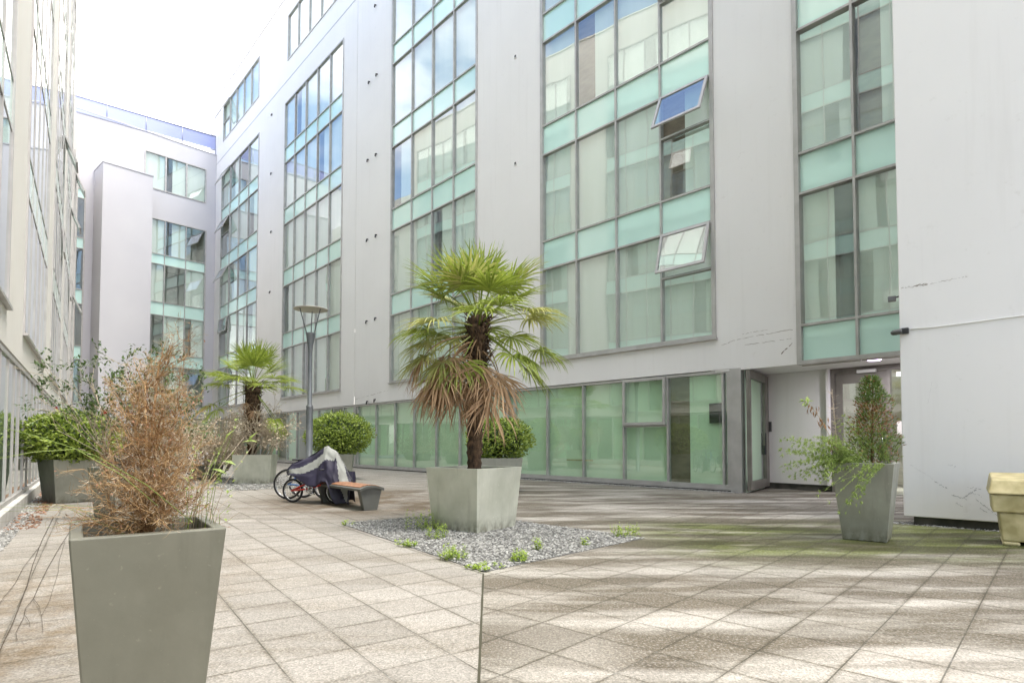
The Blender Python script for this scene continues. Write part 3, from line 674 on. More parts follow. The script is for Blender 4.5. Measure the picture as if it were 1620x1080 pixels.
# render cracks near bay C and D
ck = MB()
def crack(F, a, b_, w_=.012, seed=1, n_=22):
    r = random.Random(seed); (t0, h0), (t1, h1) = F.hit(*a), F.hit(*b_); pr = None
    for i in range(n_ + 1):
        u = i / n_; t = t0 + (t1 - t0) * u; h = h0 + (h1 - h0) * u + r.uniform(-.012, .012); ww = w_ * r.uniform(.15, 1)
        if pr and r.random() > .15: ck.face([F.p(pr[0], .003, pr[1] - pr[2]), F.p(t, .003, h - ww), F.p(t, .003, h + ww), F.p(pr[0], .003, pr[1] + pr[2])])
        pr = (t, h, ww)
crack(FC, (1142, 546), (1163, 538), .006, 2); crack(FD, (1166, 537), (1254, 521), .006, 3); crack(FD, (1172, 529), (1215, 521), .004, 4); crack(FD, (1175, 546), (1252, 536), .006, 6)
crack(FD, (1236, 560), (1256, 540), .02, 5, 8); crack(FB, (560, 632), (615, 617), .006, 8)
ck.build('wall_crack', M['crack'], B)

# ------------------------------------------------------------------ projecting blank wing
Wc = G(1430, 829)
FW = Fr(Wc.xy, (.737, -.676))
Wg = thing('building_wing', 'blank white rendered wing projecting at the right edge, with scuffs near its dark plinth', 'building wing', (Wc.x, Wc.y, 0))
wm = M['wall']
v = MB(); v.fbox(FW, 0, 16, -6.2, 0, .13, ROOF); v.build('wall', wm, Wg, .012)
v = MB(); v.fbox(FW, .12, 15.8, -6.0, -.07, -.01, .128); v.build('plinth', M['plinth'], Wg)
ck = MB(); crack(FW, (1426, 456), (1472, 449), .006, 11); crack(FW, (1446, 452), (1468, 448), .010, 12, 8); crack(FW, (1472, 449), (1530, 437), .003, 13)
ck.build('wall_crack', M['crack'], Wg)
ck = MB(); rs = random.Random(9)
for (a, b_, w_) in (((1478, 762), (1500, 772), .009), ((1505, 783), (1530, 789), .011), ((1512, 795), (1524, 801), .008), ((1525, 785), (1545, 775), .012), ((1535, 778), (1556, 786), .007), ((1542, 788), (1566, 806), .007), ((1550, 803), (1562, 811), .009), ((1556, 798), (1584, 820), .005), ((1530, 770), (1552, 773), .006), ((1440, 735), (1476, 757), .003), ((1500, 735), (1512, 738), .006), ((1468, 640), (1475, 600), .006)): crack(FW, a, b_, w_, rs.randint(1, 999), 14)
ck.build('scuff_mark', M['scuff'], Wg)

# ------------------------------------------------------------------ left-hand building
Lo = G(0, 829)
FL = Fr(Lo.xy, (-math.sin(rad(35)), math.cos(rad(35))))
LB = thing('apartment_block', 'cream rendered building along the left edge with glazed ground floor and projecting sills', 'building', (Lo.x, Lo.y, 0))
wbase = [-15.1, -6.2, 2.71, 11.5, 20.2]
lv = [3.35, 6.1, 6.9, 9.6, 10.4, 13.1, 13.9, 16.6, 17.4, 20.1, 20.9, 23.4]
lrows = std_rows(lv); LH = 25.0
v = MB(); tend = 26.9
hs_ = [(a, a + 6.2, lv[0], lv[-1]) for a in wbase]
wall(v, FL, -18, tend, 2.75, LH, hs_, dep=.12)
v.fbox(FL, -18, tend, -.4, .04, LH + .002, LH + .08)
v.face([FL.p(-18, -12, LH - .3), FL.p(tend, -12, LH - .3), FL.p(tend, -.39, LH - .3), FL.p(-18, -.39, LH - .3)])
v.face([FL.p(-18, 0, 2.75), FL.p(tend, 0, 2.75), FL.p(tend, -.8, 2.75), FL.p(-18, -.8, 2.75)])
v.face([FL.p(tend, 0, 0), FL.p(tend, -12, 0), FL.p(tend, -12, LH), FL.p(tend, 0, LH)])
v.face([FL.p(-18, -12, 0), FL.p(tend, -12, 0), FL.p(tend, -12, LH), FL.p(-18, -12, LH)])
# lower link towards the far block
wall(v, FL, tend, 42, 2.75, 20.5, [], dep=.1)
v.face([FL.p(tend, 0, 20.5), FL.p(42, 0, 20.5), FL.p(42, -12, 20.5), FL.p(tend, -12, 20.5)])
v.build('wall', M['wall_left'], LB)
for k, a in enumerate(wbase):
    bay(LB, FL, even(a, a + 6.2, 5), lrows, zig(['ffrfh', 'frffh', 'ffhff', 'rfffh', 'frrff'][k]), sash=[(4, 4, .4, 22), (4, 0 + 2, .4, 3)] if k in (3, 4) else [(1, 6, .4, 20)] if k == 2 else (), proud=.018, gd=.0, fw=.022, ext=.035, rdep=2.2)
bay(LB, FL, even(28.5, 33.5, 4), std_rows(lv[:9]), zig('f'), sash=[(1, 2, .4, 24), (1, 6, .4, 24)], proud=.06, rdep=2)
FLg = Fr(FL.o - FL.n * .03, FL.d)
ms = []; t = -17.5
while t < 26: ms.append(t); t += 1.04 if int(t * 3) % 2 else .98
bay(LB, FLg, ms, [(.22, 2.7, 'w')], lambda i, j: [(.0, .5, 0)] if i % 3 == 0 else ([(0, 1, 0)] if i % 4 == 1 else []), glassm='glass_gf', blindm='blind_gf', ledge=False, proud=.022, gd=.0, fw=.022, rdep=3.2, name='ground_floor_window')
bay(LB, FLg, even(27, 42, 14), [(.22, 2.74, 'w')], zig('f'), glassm='glass_gf', blindm='blind_gf', ledge=False, proud=.022, gd=.0, fw=.022, rdep=1.0, name='ground_floor_window')
v = MB(); v.fbox(FL, -17.5, 26.5, -.2, .10, 0, .215); v.build('kerb', noisy('pale_sill', (.50, .49, .46), (.60, .59, .57), 3, .6, metal=.1), LB, .01)

# ------------------------------------------------------------------ far end building
E0 = Vector((-31.1, 40.7)); E1 = Vector((-24.2, 48.4))
FE = Fr(E0, E1 - E0); LE = (E1 - E0).length
EB = thing('office_block', 'pale lilac end block closing the courtyard with a glass roof balustrade and blank shaft', 'building', (E0.x, E0.y, 0))
v = MB(); EH = 24.7
elv = [3.96, 7.04, 7.99, 10.94, 11.94, 14.84, 15.6, 18.3]
e_t0, e_t1 = FE.t(238, 450), FE.t(325, 450)
te = [e_t0 - .35, FE.t(259.5, 450), FE.t(293, 450), e_t1]
s0, s1 = FE.t(106, 430), FE.t(133, 430)
p0, p1 = FE.t(228, 270), FE.t(326.5, 290)
wall(v, FE, -3, LE, 3.15, EH, [(te[0], te[-1], elv[0], elv[-1]), (s0, s1, 3.96, 19.1), (p0, p1, 20.5, 23.3)])
v.face([FE.p(-3, 0, 3.15), FE.p(LE, 0, 3.15), FE.p(LE, -2, 3.15), FE.p(-3, -2, 3.15)])
v.fbox(FE, -3, LE, -.3, .04, EH + .002, EH + .07)
v.face([FE.p(-3, -10, EH - .2), FE.p(LE + 2, -10, EH - .2), FE.p(LE + 2, -.29, EH - .2), FE.p(-3, -.29, EH - .2)])
v.face([FE.p(-3, -10, 0), FE.p(LE + 4, -10, 0), FE.p(LE + 4, -10, EH), FE.p(-3, -10, EH)])
v.fbox(FE, -3, LE + 2, -2.3, -2.0, 0, 3.3)
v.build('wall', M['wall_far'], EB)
bay(EB, FE, te, std_rows(elv), zig('fr.'), sash=(), rdep=2, ledge=False)
bay(EB, FE, [s0, s0 + (s1 - s0) * .25, s1], std_rows([3.96, 7.04, 7.99, 10.94, 11.94, 14.84, 15.6, 18.4, 19.1])[0:7] + [(18.4, 19.1, 's')], lambda i, j: [(0, 1, 0)] if i == 0 else [], rdep=2, ledge=False)
bay(EB, FE, even(p0, p1, 3), [(20.5, 23.3, 'w')], zig('fr'), rdep=2, ledge=False, fw=.05)
bay(EB, Fr(FE.o - FE.n * 1.0, FE.d), even(-2.5, LE, 9), [(.1, 3.14, 'w')], lambda i, j: [(0, .6, 0)] if i % 2 else [], glassm='glass_gf', blindm='blind_gf', ledge=False, rdep=.9, name='ground_floor_window')
# projecting shaft
proj = 2.2
Fsh = Fr(FE.o + FE.n * proj, FE.d); a, b_ = Fsh.t(160, 400), Fsh.t(240, 400)
v = MB(); v.fbox(FE, a, b_, 0.0, proj, 0, 20.55); v.fbox(FE, a - .04, b_ + .04, 0.0, proj + .04, 20.552, 20.62); so = v.build('shaft', M['wall_far'], EB)
v = MB(); q_ = FE.p(a, proj * .22, 0); Fq = Fr(FE.p(a, 0, 0).xy, FE.n)
tq, hq = Fq.hit(140.5, 283); v.fbox(Fq, tq - .14, tq + .14, .0, .04, hq - .25, hq + .25); 
v.build('louvre', M['black'], so)
# glass balustrade on the roof
v = MB(); rg = MB()
ra = [FE.p(.1 + (LE - .2) * i / 4, .02, 0) for i in range(5)]
hA, hB = EH + 2.0, EH + 1.05
hA = AT(107, 146, FE.p(.1, 0, 0).y).z; hB = AT(335, 217, FE.p(LE, 0, 0).y).z
for i in range(5):
    hh = hA + (hB - hA) * i / 4
    v.tube([(ra[i].x, ra[i].y, EH + .05), (ra[i].x, ra[i].y, hh)], .035, 6)
v.tube([(ra[0].x, ra[0].y, hA), (ra[4].x, ra[4].y, hB)], .05, 6); v.tube([(ra[0].x, ra[0].y, hA - 1.15), (ra[4].x, ra[4].y, hB - 1.15)], .035, 6)
bo = v.build('balustrade_rail', plain('rail_steel', (.32, .34, .45), .4, .3), EB)
rg.face([(ra[0].x, ra[0].y, hA - 1.1), (ra[4].x, ra[4].y, hB - 1.1), (ra[4].x, ra[4].y, hB), (ra[0].x, ra[0].y, hA)]); rg.build('balustrade_glass', plain('frosted_blue_glass', (.33, .37, .62), .2), bo)

# ------------------------------------------------------------------ gravel
def chips(name, inside, box_, n_, s0_, s1_, z0, label, cat=None, mat='stone', seed=2):
    r = random.Random(seed); mb = MB(); k = 0
    x0, x1, y0, y1 = box_
    while k < n_:
        x, y = r.uniform(x0, x1), r.uniform(y0, y1)
        if not inside(x, y): continue
        k += 1
        s_ = r.uniform(s0_, s1_); g = r.uniform(0, 6.28); fl = r.uniform(.25, .6); el = r.uniform(.5, .9)
        ca, sa = math.cos(g), math.sin(g); c = Vector((x, y, z0 + r.uniform(.2, 1.0) * s_ * fl)); tl = r.uniform(-.35, .35)
        b = len(mb.v)
        for (u, w_, q) in ((1, 0, tl), (.2, el, 0), (-1, .1, -tl), (-.1, -el, 0), (r.uniform(-.3, .3), r.uniform(-.3, .3), fl), (.5, .5 * el, fl * .7)):
            mb.v.append((c.x + (u * ca - w_ * sa) * s_, c.y + (u * sa + w_ * ca) * s_, c.z + q * s_))
        for q in ((0, 5, 4), (5, 1, 4), (0, 1, 5), (1, 2, 4), (2, 3, 4), (3, 0, 4)): mb.f.append(tuple(b + i for i in q)); mb.m.append(0); mb.sm.append(False)
    return tag(mb.build(name, M[mat]), label, cat, kind='stuff')
gq = [G(538, 828).xy, G(765, 905).xy, G(1021, 851).xy, Vector((-.92, 10.6))]
def in_poly(poly):
    def f(x, y):
        s_ = None
        for i in range(len(poly)):
            a, b_ = poly[i], poly[(i + 1) % len(poly)]
            c = (b_[0] - a[0]) * (y - a[1]) - (b_[1] - a[1]) * (x - a[0])
            if s_ is None: s_ = c > 0
            elif (c > 0) != s_: return False
        return True
    return f
mb = MB(); mb.face([(p[0], p[1], .004) for p in gq]); mb.face([(x, y, .004) for x, y in ()]) if False else None
tag(mb.build('gravel_bed', noisy('gravel_base', (.05, .05, .05), (.20, .20, .195), 60, .95)), kind='structure')
chips('gravel', in_poly(gq), (-2.8, 1.9, 5.7, 10.7), 15500, .010, .026, .004, 'grey slate chippings in the bed round the palm planter', seed=3)
c2 = [G(352, 777).xy, G(470, 772).xy, G(520, 752).xy, G(330, 748).xy]
chips('gravel', in_poly(c2), (-14, -3, 13, 30), 6000, .02, .045, .0, 'grey chippings under the far palm planter', seed=4)
# strip by left building, strip under right glazing, strip by the wing
def strip(F, t0, t1, d0_, d1_, n_, name, mat, label, s0_=.012, s1_=.03, seed=7):
    r = random.Random(seed); poly = [F.p(t0, d0_, 0).xy, F.p(t1, d0_, 0).xy, F.p(t1, d1_, 0).xy, F.p(t0, d1_, 0).xy]
    xs = [p[0] for p in poly]; ys = [p[1] for p in poly]
    return chips(name, in_poly(poly), (min(xs), max(xs), min(ys), max(ys)), n_, s0_, s1_, .002, label, mat=mat, seed=seed)
strip(FL, -3, 6, .1, .30, 2000, 'gravel', 'stone', 'grey pebbles along the kerb of the left building')
strip(FL, -1, 16, .12, .5, 1500, 'fallen_leaves', 'litter', 'brown dead leaves along the kerb of the left building', .015, .035, 9)
strip(FC, -9, 0.2, .0, .3, 2600, 'gravel', 'stone', 'pebble strip below the right ground floor glazing', .015, .03, 10)
strip(FW, -.15, 3.2, -.25, .05, 900, 'gravel', 'stone', 'pale pebbles under the blank wing', .012, .025, 11)

# ------------------------------------------------------------------ planters
PG = 'square tapered metal planters standing in the courtyard'
def planter(label, c, ang, top, bot, h, mat='planter', top2=None, bot2=None):
    """c centre on the ground, ang degrees of the side normals; returns thing, soil height"""
    T = thing('planter', label, 'planter', (c[0], c[1], 0), PG)
    ca, sa = math.cos(rad(ang)), math.sin(rad(ang))
    top2 = top2 or top; bot2 = bot2 or bot
    def ring(a, b_, z): return [Vector((c[0] + (x * a * ca - y * b_ * sa) / 2, c[1] + (x * a * sa + y * b_ * ca) / 2, z)) for x, y in ((-1, -1), (1, -1), (1, 1), (-1, 1))]
    v = MB(); w_ = .09
    rows = [ring(bot - .02, bot2 - .02, 0.0), ring(bot, bot2, .012), ring(top, top2, h), ring(top - w_, top2 - w_, h), ring(top - w_ - .02, top2 - w_ - .02, h - .12)]
    v.grid(rows, 0, False, True); v.face(list(reversed(rows[0])))
    v.build('shell', M[mat], T, .006)
    s_ = MB(); n_ = 10; rw = []
    R0 = ring(top - w_ - .02, top2 - w_ - .02, h - .07)
    for i in range(n_ + 1):
        a, b_ = R0[0].lerp(R0[3], i / n_), R0[1].lerp(R0[2], i / n_)
        rw.append([a.lerp(b_, j / n_) + Vector((0, 0, .03 * noise.noise(Vector((i * .7, j * .7, c[0]))))) for j in range(n_ + 1)])
    s_.grid(rw, 0, True); s_.build('soil', M['soil'], T)
    return T
FP = ((-1.59 - 1.195) / 2 + 0, 0)
fc = Vector((-1.59, 2.167)) + (Vector((-1.167, 2.474)) - Vector((-1.59, 2.167))) * .5 + Vector((-.29, .40)) * .62
planter('tall grey green planter nearest the viewer, holding a dead brown conifer', fc, 36, .525, .37, .90, 'planter', .58, .41)
pc = Vector((-.555, 8.86))
planter('wide pale planter in the gravel bed, holding the tall palm', pc, 52, 1.00, .86, .89, 'planter_bright')
rc = Vector((4.62, 7.86))
planter('tall planter in front of the entrance, overflowing with weeds and a browning conifer', rc, -38, .70, .49, .99, 'planter_mid')
bc = Vector((-6.35, 10.1)); planter('low square planter behind the dead conifer, holding a leggy flowering shrub', bc, 55, 1.0, .82, .84, 'planter_mid')
ac = AT(113, 700, 12.8).xy; planter('planter beside the left glazing, under a rounded green shrub', ac, 55, .92, .74, .9, 'planter_mid')
cc = AT(405, 700, 18.6).xy; planter('pale planter holding the small far palm, beyond the cycles', cc, 12, 1.12, .98, .88, 'planter_bright')
dc = AT(536, 700, 20.4).xy; planter('planter behind the covered cycles, under a wide clipped shrub', dc, 12, 1.0, .8, .86, 'planter_mid')
ec = AT(790, 700, 15.4).xy; planter('planter behind the tall palm, under a rounded shrub by the glazing', ec, 8, 1.05, .85, .86, 'planter_mid')

# ------------------------------------------------------------------ palms
def fan(mb, tip, dirn, up, R, nseg, spread, droop, rng, dead=0):
    d = dirn.normalized(); sd_ = d.cross(up)
    if sd_.length < 1e-3: sd_ = d.orthogonal()
    sd_.normalize(); u = sd_.cross(d).normalized()
    for i in range(nseg):
        f = (i + .5) / nseg * 2 - 1; th = f * spread
        if rng.random() < .05: continue
        dd = d * math.cos(th) + sd_ * math.sin(th) + u * (.10 if i % 2 else .0) + u * (.18 * (1 - abs(f)))
        dd.normalize()
        L = R * (1 - .25 * abs(f) ** 2) * rng.uniform(.88, 1.06); wmax = 2 * math.sin(spread / nseg) * R * .45
        w_ = min(wmax, .046); ps = []; p = tip.copy(); stp = 6
        dcur = dd.copy(); dr = droop * rng.uniform(.7, 1.4)
        side0 = (sd_ * math.cos(th) - d * math.sin(th)).normalized()
        for k in range(stp + 1):
            ps.append(p.copy()); u_ = (k + 1) / stp
            dcur = (dcur + Vector((0, 0, -1)) * dr * u_ ** 1.6 * .9 + Vector((rng.uniform(-1, 1), rng.uniform(-1, 1), rng.uniform(-1, 1))) * (.05 + .12 * dead)).normalized()
            p = p + dcur * L / stp
        wd = [.1, .5, 1, .95, .72, .42, .04]
        if dead: side0 = (side0 + Vector((rng.uniform(-1, 1), rng.uniform(-1, 1), 0)) * .7).normalized()
        rows = []
        for k, q in enumerate(ps):
            hw = w_ * wd[k] * .5 * (.85 if dead else 1)
            rows.append([q - side0 * hw + u * hw * .45, q - u * 0, q + side0 * hw + u * hw * .45])
        mb.grid(rows, 0, False)
def palm(label, base, z0, ztop, lean, r0, r1, fronds, seed, groups=None):
    T = thing('palm_tree', label, 'palm', (base[0], base[1], z0)); r = random.Random(seed)
    tr = MB(); n_ = 46; pts = []; rr_ = []
    for i in range(n_ + 1):
        u = i / n_; pts.append(Vector((base[0] + lean * u ** 1.5, base[1], z0 - .05 + (ztop - z0 + .05) * u)))
        rr_.append((r0 + (r1 - r0) * min(1, u * 1.6)) * (1 + .10 * math.sin(i * 2.4) + r.uniform(-.07, .07)) * (1 if u < .93 else .8))
    rows = []
    for i, p in enumerate(pts):
        rows.append([p + Vector((math.cos(g), math.sin(g), 0)) * rr_[i] * (1 + .13 * noise.noise(Vector((math.cos(g) * 2.2, math.sin(g) * 2.2, i * .33)))) for g in [2 * math.pi * k / 20 for k in range(20)]])
    tr.grid(rows, 0, True, True)
    # old leaf bases and fibres wrapped round the stem
    for i in range(330):
        u = r.uniform(.25, 1.0) ** .8; g = r.uniform(0, 6.28); p = Vector((base[0] + lean * u ** 1.5, base[1], z0 + (ztop - z0) * u))
        rd = Vector((math.cos(g), math.sin(g), 0)); rb = r0 + (r1 - r0) * min(1, u * 1.6)
        L = r.uniform(.06, .16) * (1 + u); q = p + rd * rb * .93
        e = q + (rd * r.uniform(.25, .8) + Vector((0, 0, r.uniform(-.5, 1.0)))) * L
        tr.tube([q, q.lerp(e, .5) + Vector((0, 0, .01)), e], [.016, .010, .003], 4)
    tr.build('trunk', M['fibre'], T)
    top = pts[-1]
    for (az, el, Lp, R, droop, kind) in fronds:
        mb_ = MB(); az_ = rad(az); el_ = rad(el)
        st = top - Vector((0, 0, (0.02 if el > 20 else .12 + .22 * (20 - el) / 90) if kind != 'd' else r.uniform(.28, .62)))
        d = Vector((math.cos(az_) * math.cos(el_), math.sin(az_) * math.cos(el_), math.sin(el_)))
        ps = [st + Vector((d.x, d.y, 0)) * .08]; cur = d.copy(); sag = .035 if kind != 'd' else .13
        for k in range(7):
            ps.append(ps[-1] + cur * Lp / 7); cur = (cur + Vector((0, 0, -sag * (k + 1) / 3))).normalized()
        mb_.tube(ps, [.016, .014, .012, .011, .010, .009, .008, .006], 5)
        hor = Vector((math.cos(az_), math.sin(az_), 0)); up = (Vector((0, 0, 1)) * math.cos(el_) - hor * math.sin(el_)).normalized()
        if kind == 'd': up = (hor + Vector((0, 0, .3))).normalized(); cur = (cur * .8 + Vector((0, 0, -.9))).normalized()
        fan(mb_, ps[-1], cur, up, R, 34 if kind != 'd' else 30, rad(112) if kind != 'd' else rad(78), droop, r, 1 if kind == 'd' else 0)
        mb_.build('frond', M['frond'] if kind == 'g' else M['frond_pale'] if kind == 'p' else M['frond_dead'], T)
    return T
r = random.Random(12); fr_ = []
for i in range(9): fr_.append((i * 40 + r.uniform(-12, 12), r.uniform(55, 82), r.uniform(.48, .62), .62, .09, 'g'))
for i in range(11): fr_.append((i * 33 + r.uniform(-10, 10), r.uniform(28, 48), r.uniform(.52, .66), .68, .17, 'g' if i % 4 else 'p'))
for i in range(10): fr_.append((i * 36 + 15 + r.uniform(-10, 10), r.uniform(-2, 18), r.uniform(.62, .80), .67, .32, 'g' if i % 3 else 'p'))
for az, el in ((185, -12), (200, -25), (170, -22), (222, -35), (250, -40), (345, -28), (320, -30), (5, -35), (15, -12)): fr_.append((az, el, r.uniform(.70, .92), .60, .42, 'p' if 160 < az < 240 else 'g'))
for az, el in ((200, -8), (215, -20), (228, -30), (243, -10), (258, -30), (275, -10), (290, -40), (190, -38), (235, -50), (268, -60), (300, -25), (180, -10), (150, -30), (60, -30), (205, -14), (220, -5), (235, -18), (195, -22), (215, -45), (185, -30), (230, -8), (208, -35)):
    fr_.append((az, el, r.uniform(.40, .85), r.uniform(.60, .74), .30, 'd'))
palm('tall fan palm with a skirt of dead brown fronds, in the gravel bed planter', (pc.x + .0, pc.y), .85, 3.12, .06, .10, .145, fr_, 21)
r = random.Random(44); fr2 = []
for i in range(12): fr2.append((i * 30 + r.uniform(-9, 9), r.uniform(40, 78), r.uniform(.6, .8), .72, .08, 'g'))
for i in range(12): fr2.append((i * 30 + 11 + r.uniform(-9, 9), r.uniform(4, 28), r.uniform(.8, 1.0), .78, .22, 'g'))
for az, el in ((195, -20), (340, -45), (350, -52), (225, -30), (10, -50)): fr2.append((az, el, 1.2, .68, .5, 'g'))
for az, el in ((250, -40), (200, -60), (300, -50)): fr2.append((az, el, .35, .4, .5, 'd'))
palm('small green fan palm with a short trunk, beyond the parked cycles', (cc.x - .12, cc.y), .84, 3.12, .0, .12, .20, fr2, 45)

# ------------------------------------------------------------------ ball shrubs
def ball(label, c, rx, ry, rz, z0, n_, seed, L=.075, group='clipped round shrubs in planters'):
    T = thing('round_shrub', label, 'shrub', (c[0], c[1], z0), group); r = random.Random(seed)
    v = MB(); cz = z0 + rz * .92
    for k in range(26):
        g = r.uniform(0, 6.28); e = Vector((c[0] + math.cos(g) * rx * .6 * r.random(), c[1] + math.sin(g) * ry * .6 * r.random(), cz + r.uniform(-.2, .6) * rz))
        s_ = Vector((c[0] + r.uniform(-.05, .05), c[1] + r.uniform(-.05, .05), z0 - .05)); v.tube([s_, s_.lerp(e, .5) + Vector((0, 0, .05)), e], [.018, .012, .006], 5)
    v.build('stem', M['bark'], T)
    lf_ = MB()
    for i in range(n_):
        d = Vector((r.gauss(0, 1), r.gauss(0, 1), r.gauss(0, 1))).normalized()
        bump = 1 + .16 * noise.noise(d * 2.3 + Vector((seed, 0, 0))) + .10 * noise.noise(d * 6 + Vector((0, seed, 0)))
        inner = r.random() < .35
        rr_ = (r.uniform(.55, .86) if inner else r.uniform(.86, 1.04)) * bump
        p = Vector((c[0] + d.x * rx * rr_, c[1] + d.y * ry * rr_, cz + d.z * rz * rr_))
        if p.z < z0 - .02: continue
        dd = (d * .8 + Vector((r.uniform(-1, 1), r.uniform(-1, 1), r.uniform(-.3, 1.1))) * .8)
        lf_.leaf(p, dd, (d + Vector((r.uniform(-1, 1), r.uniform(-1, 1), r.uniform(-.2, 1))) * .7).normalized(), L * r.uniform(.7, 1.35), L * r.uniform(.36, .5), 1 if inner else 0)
    # inner mass so the crown does not read hollow
    core = []
    for i in range(9):
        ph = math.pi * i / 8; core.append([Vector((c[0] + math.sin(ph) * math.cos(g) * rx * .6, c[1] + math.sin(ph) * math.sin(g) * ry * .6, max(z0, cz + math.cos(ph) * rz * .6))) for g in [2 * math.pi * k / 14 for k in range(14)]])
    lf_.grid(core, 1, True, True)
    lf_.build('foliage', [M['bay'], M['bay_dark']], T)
ball('wide clipped green shrub behind the covered cycles and lamp post', dc, 1.07, .8, .72, .84, 9000, 3, .095)
ball('round green shrub behind the tall palm, against the green glazing', ec, .82, .7, .53, .84, 6500, 4, .085)
ball('glossy round shrub on the left, beside the left building glazing', (ac[0] - .02, ac[1]), .98, .8, .54, .84, 6500, 5, .10)

# ------------------------------------------------------------------ twiggy plants
def twigs(mb, p, d, L, rad_, depth, r, up=.25, wig=.25, split=(2, 4), shrink=.62, mi=0, tips=None, ang=.55, ns=4):
    pts = [p.copy()]; cur = d.normalized()
    for k in range(ns):
        cur = (cur + Vector((r.uniform(-1, 1), r.uniform(-1, 1), r.uniform(-1, 1))) * wig + Vector((0, 0, up)) * .3).normalized()
        pts.append(pts[-1] + cur * L / ns)
    mb.tube(pts, [rad_ * (1 - .6 * k / ns) for k in range(ns + 1)], 3 if rad_ < .004 else 5, mi, cap=False)
    if depth <= 0:
        if tips is not None: tips.append((pts[-1], cur)); tips.append((pts[-2], cur))
        return
    for k in range(r.randint(*split)):
        i = r.randint(1, ns); q = pts[i]
        dd = (cur + Vector((r.uniform(-1, 1), r.uniform(-1, 1), r.uniform(-1, 1))) * ang * 1.4).normalized()
        twigs(mb, q, dd, L * shrink * r.uniform(.7, 1.2), rad_ * .6, depth - 1, r, up, wig, split, shrink, mi, tips, ang, ns)
# dead conifer in the foreground planter
T = thing('dead_conifer', 'dead rusty brown conifer with bare twigs in the foreground planter', 'dead shrub', (fc.x, fc.y, .85)); r = random.Random(8)
v = MB(); tips = []
base = Vector((fc.x + .02, fc.y - .02, .85)); tr = MB()
limbs = []
for k in range(5):
    e = base + Vector(((-.05, .02, .09, -.02, .05)[k], r.uniform(-.06, .06), (.50, .74, .55, .66, .40)[k])); mid = base.lerp(e, .5) + Vector((r.uniform(-.02, .02), 0, 0))
    tr.tube([base + Vector((r.uniform(-.02, .02), 0, -.03)), mid, e], [.013, .009, .003], 6); limbs.append((base, mid, e))
tr.build('trunk', M['twig'], T)
def on_limb(u):
    a, m_, e = r.choice(limbs); return a.lerp(m_, u * 2) if u < .5 else m_.lerp(e, u * 2 - 1)
for i in range(185):     # boughs: dense low down, sparse towards the top
    u = r.random() ** 1.5; p = on_limb(u); g = r.uniform(0, 6.28); el = r.uniform(.1, .75) + .55 * u
    d = Vector((math.cos(g) * math.cos(el), math.sin(g) * math.cos(el), math.sin(el)))
    twigs(v, p, d, (.245 - .10 * u) * r.uniform(.6, 1.1), .0026, 3 if i % 3 else 2, r, .10, .30, (3, 5), .56, 0 if r.random() < .7 else 1, tips, .85)
for i in range(7):
    p = on_limb(r.uniform(.8, 1)); g = r.uniform(0, 6.28)
    twigs(v, p, Vector((math.cos(g) * .5, math.sin(g) * .5, 1)), .16, .0016, 2, r, .3, .25, (2, 3), .6, 0, tips, .7)
for (p, d) in r.sample(tips, min(2600, len(tips))):
    e = p + (d + Vector((r.uniform(-1, 1), r.uniform(-1, 1), r.uniform(-1, 1))) * .7).normalized() * r.uniform(.01, .03); v.tube([p, e], [.0010, .0006], 3, 2, cap=False)
v.build('branches', [M['twig'], M['twig_dark'], M['twig_grey']], T)
v = MB()
for (p, d) in r.sample(tips, min(1500, len(tips))):
    if r.random() < .6: v.leaf(p, (d + Vector((r.uniform(-1, 1), r.uniform(-1, 1), r.uniform(-1, .5)))).normalized(), Vector((r.uniform(-1, 1), r.uniform(-1, 1), 1)), r.uniform(.008, .02), r.uniform(.005, .01))
v.build('dry_leaves', M['litter'], T)
# grass and weeds rooted in the foreground planter
T = thing('weeds', 'tall thin green weeds and pale grass stems at the right edge of the foreground planter', 'weeds', (fc.x + .2, fc.y, .85)); v = MB(); lf_ = MB()
for k in range(24):
    s_ = Vector((fc.x + r.uniform(.08, .30), fc.y + r.uniform(-.05, .22), .84)); h = r.uniform(.12, .55); q = s_ + Vector((r.uniform(.0, .5) * h * 1.0, r.uniform(-.1, .3) * h, h))
    m1 = s_.lerp(q, .5) + Vector((-.02, 0, .03)); v.tube([s_, m1, q], [.0014, .0011, .0006], 4, 1 if k % 2 else 0)
    for j in range(r.randint(2, 6)):
        u = r.uniform(.3, 1); pp = s_.lerp(q, u) + Vector((0, 0, .01)); lf_.leaf(pp, Vector((r.uniform(-1, 1), r.uniform(-1, 1), r.uniform(-.2, .8))), Vector((0, 0, 1)), r.uniform(.015, .045), r.uniform(.006, .016))
for k in range(10):
    s_ = Vector((fc.x + r.uniform(-.1, .0), fc.y + r.uniform(-.05, .05), .85)); q = s_ + Vector((r.uniform(-.55, -.2), r.uniform(-.25, .1), r.uniform(.05, .16)))
    v.tube([s_, s_.lerp(q, .5) + Vector((0, 0, .06)), q], [.0013, .0011, .0005], 4, k % 2)
for (a, b_, c) in (((300, 822), (150, 700), (-30, 668)), ((250, 800), (120, 690), (-20, 728))):
    P_ = [AT(a[0], a[1], 2.35), AT(b_[0], b_[1] + 20, 2.0), AT(c[0], c[1], 1.8)]; v.tube([P_[0], P_[0].lerp(P_[1], .5) + Vector((0, 0, .02)), P_[1], P_[1].lerp(P_[2], .5) + Vector((0, 0, .008)), P_[2]], [.0014, .0014, .0012, .0010, .0005], 4, 1)
v.build('stems', [M['twig_grey'], M['feather']], T)
for k in range(5):
    s_ = AT(r.uniform(325, 440), r.uniform(690, 770), 2.6)
    lf_.leaf(s_, Vector((r.uniform(-1, 1), 0, r.uniform(-.2, .4))), Vector((0, -.5, 1)), .07, .02)
lf_.build('leaves', M['feather'], T)
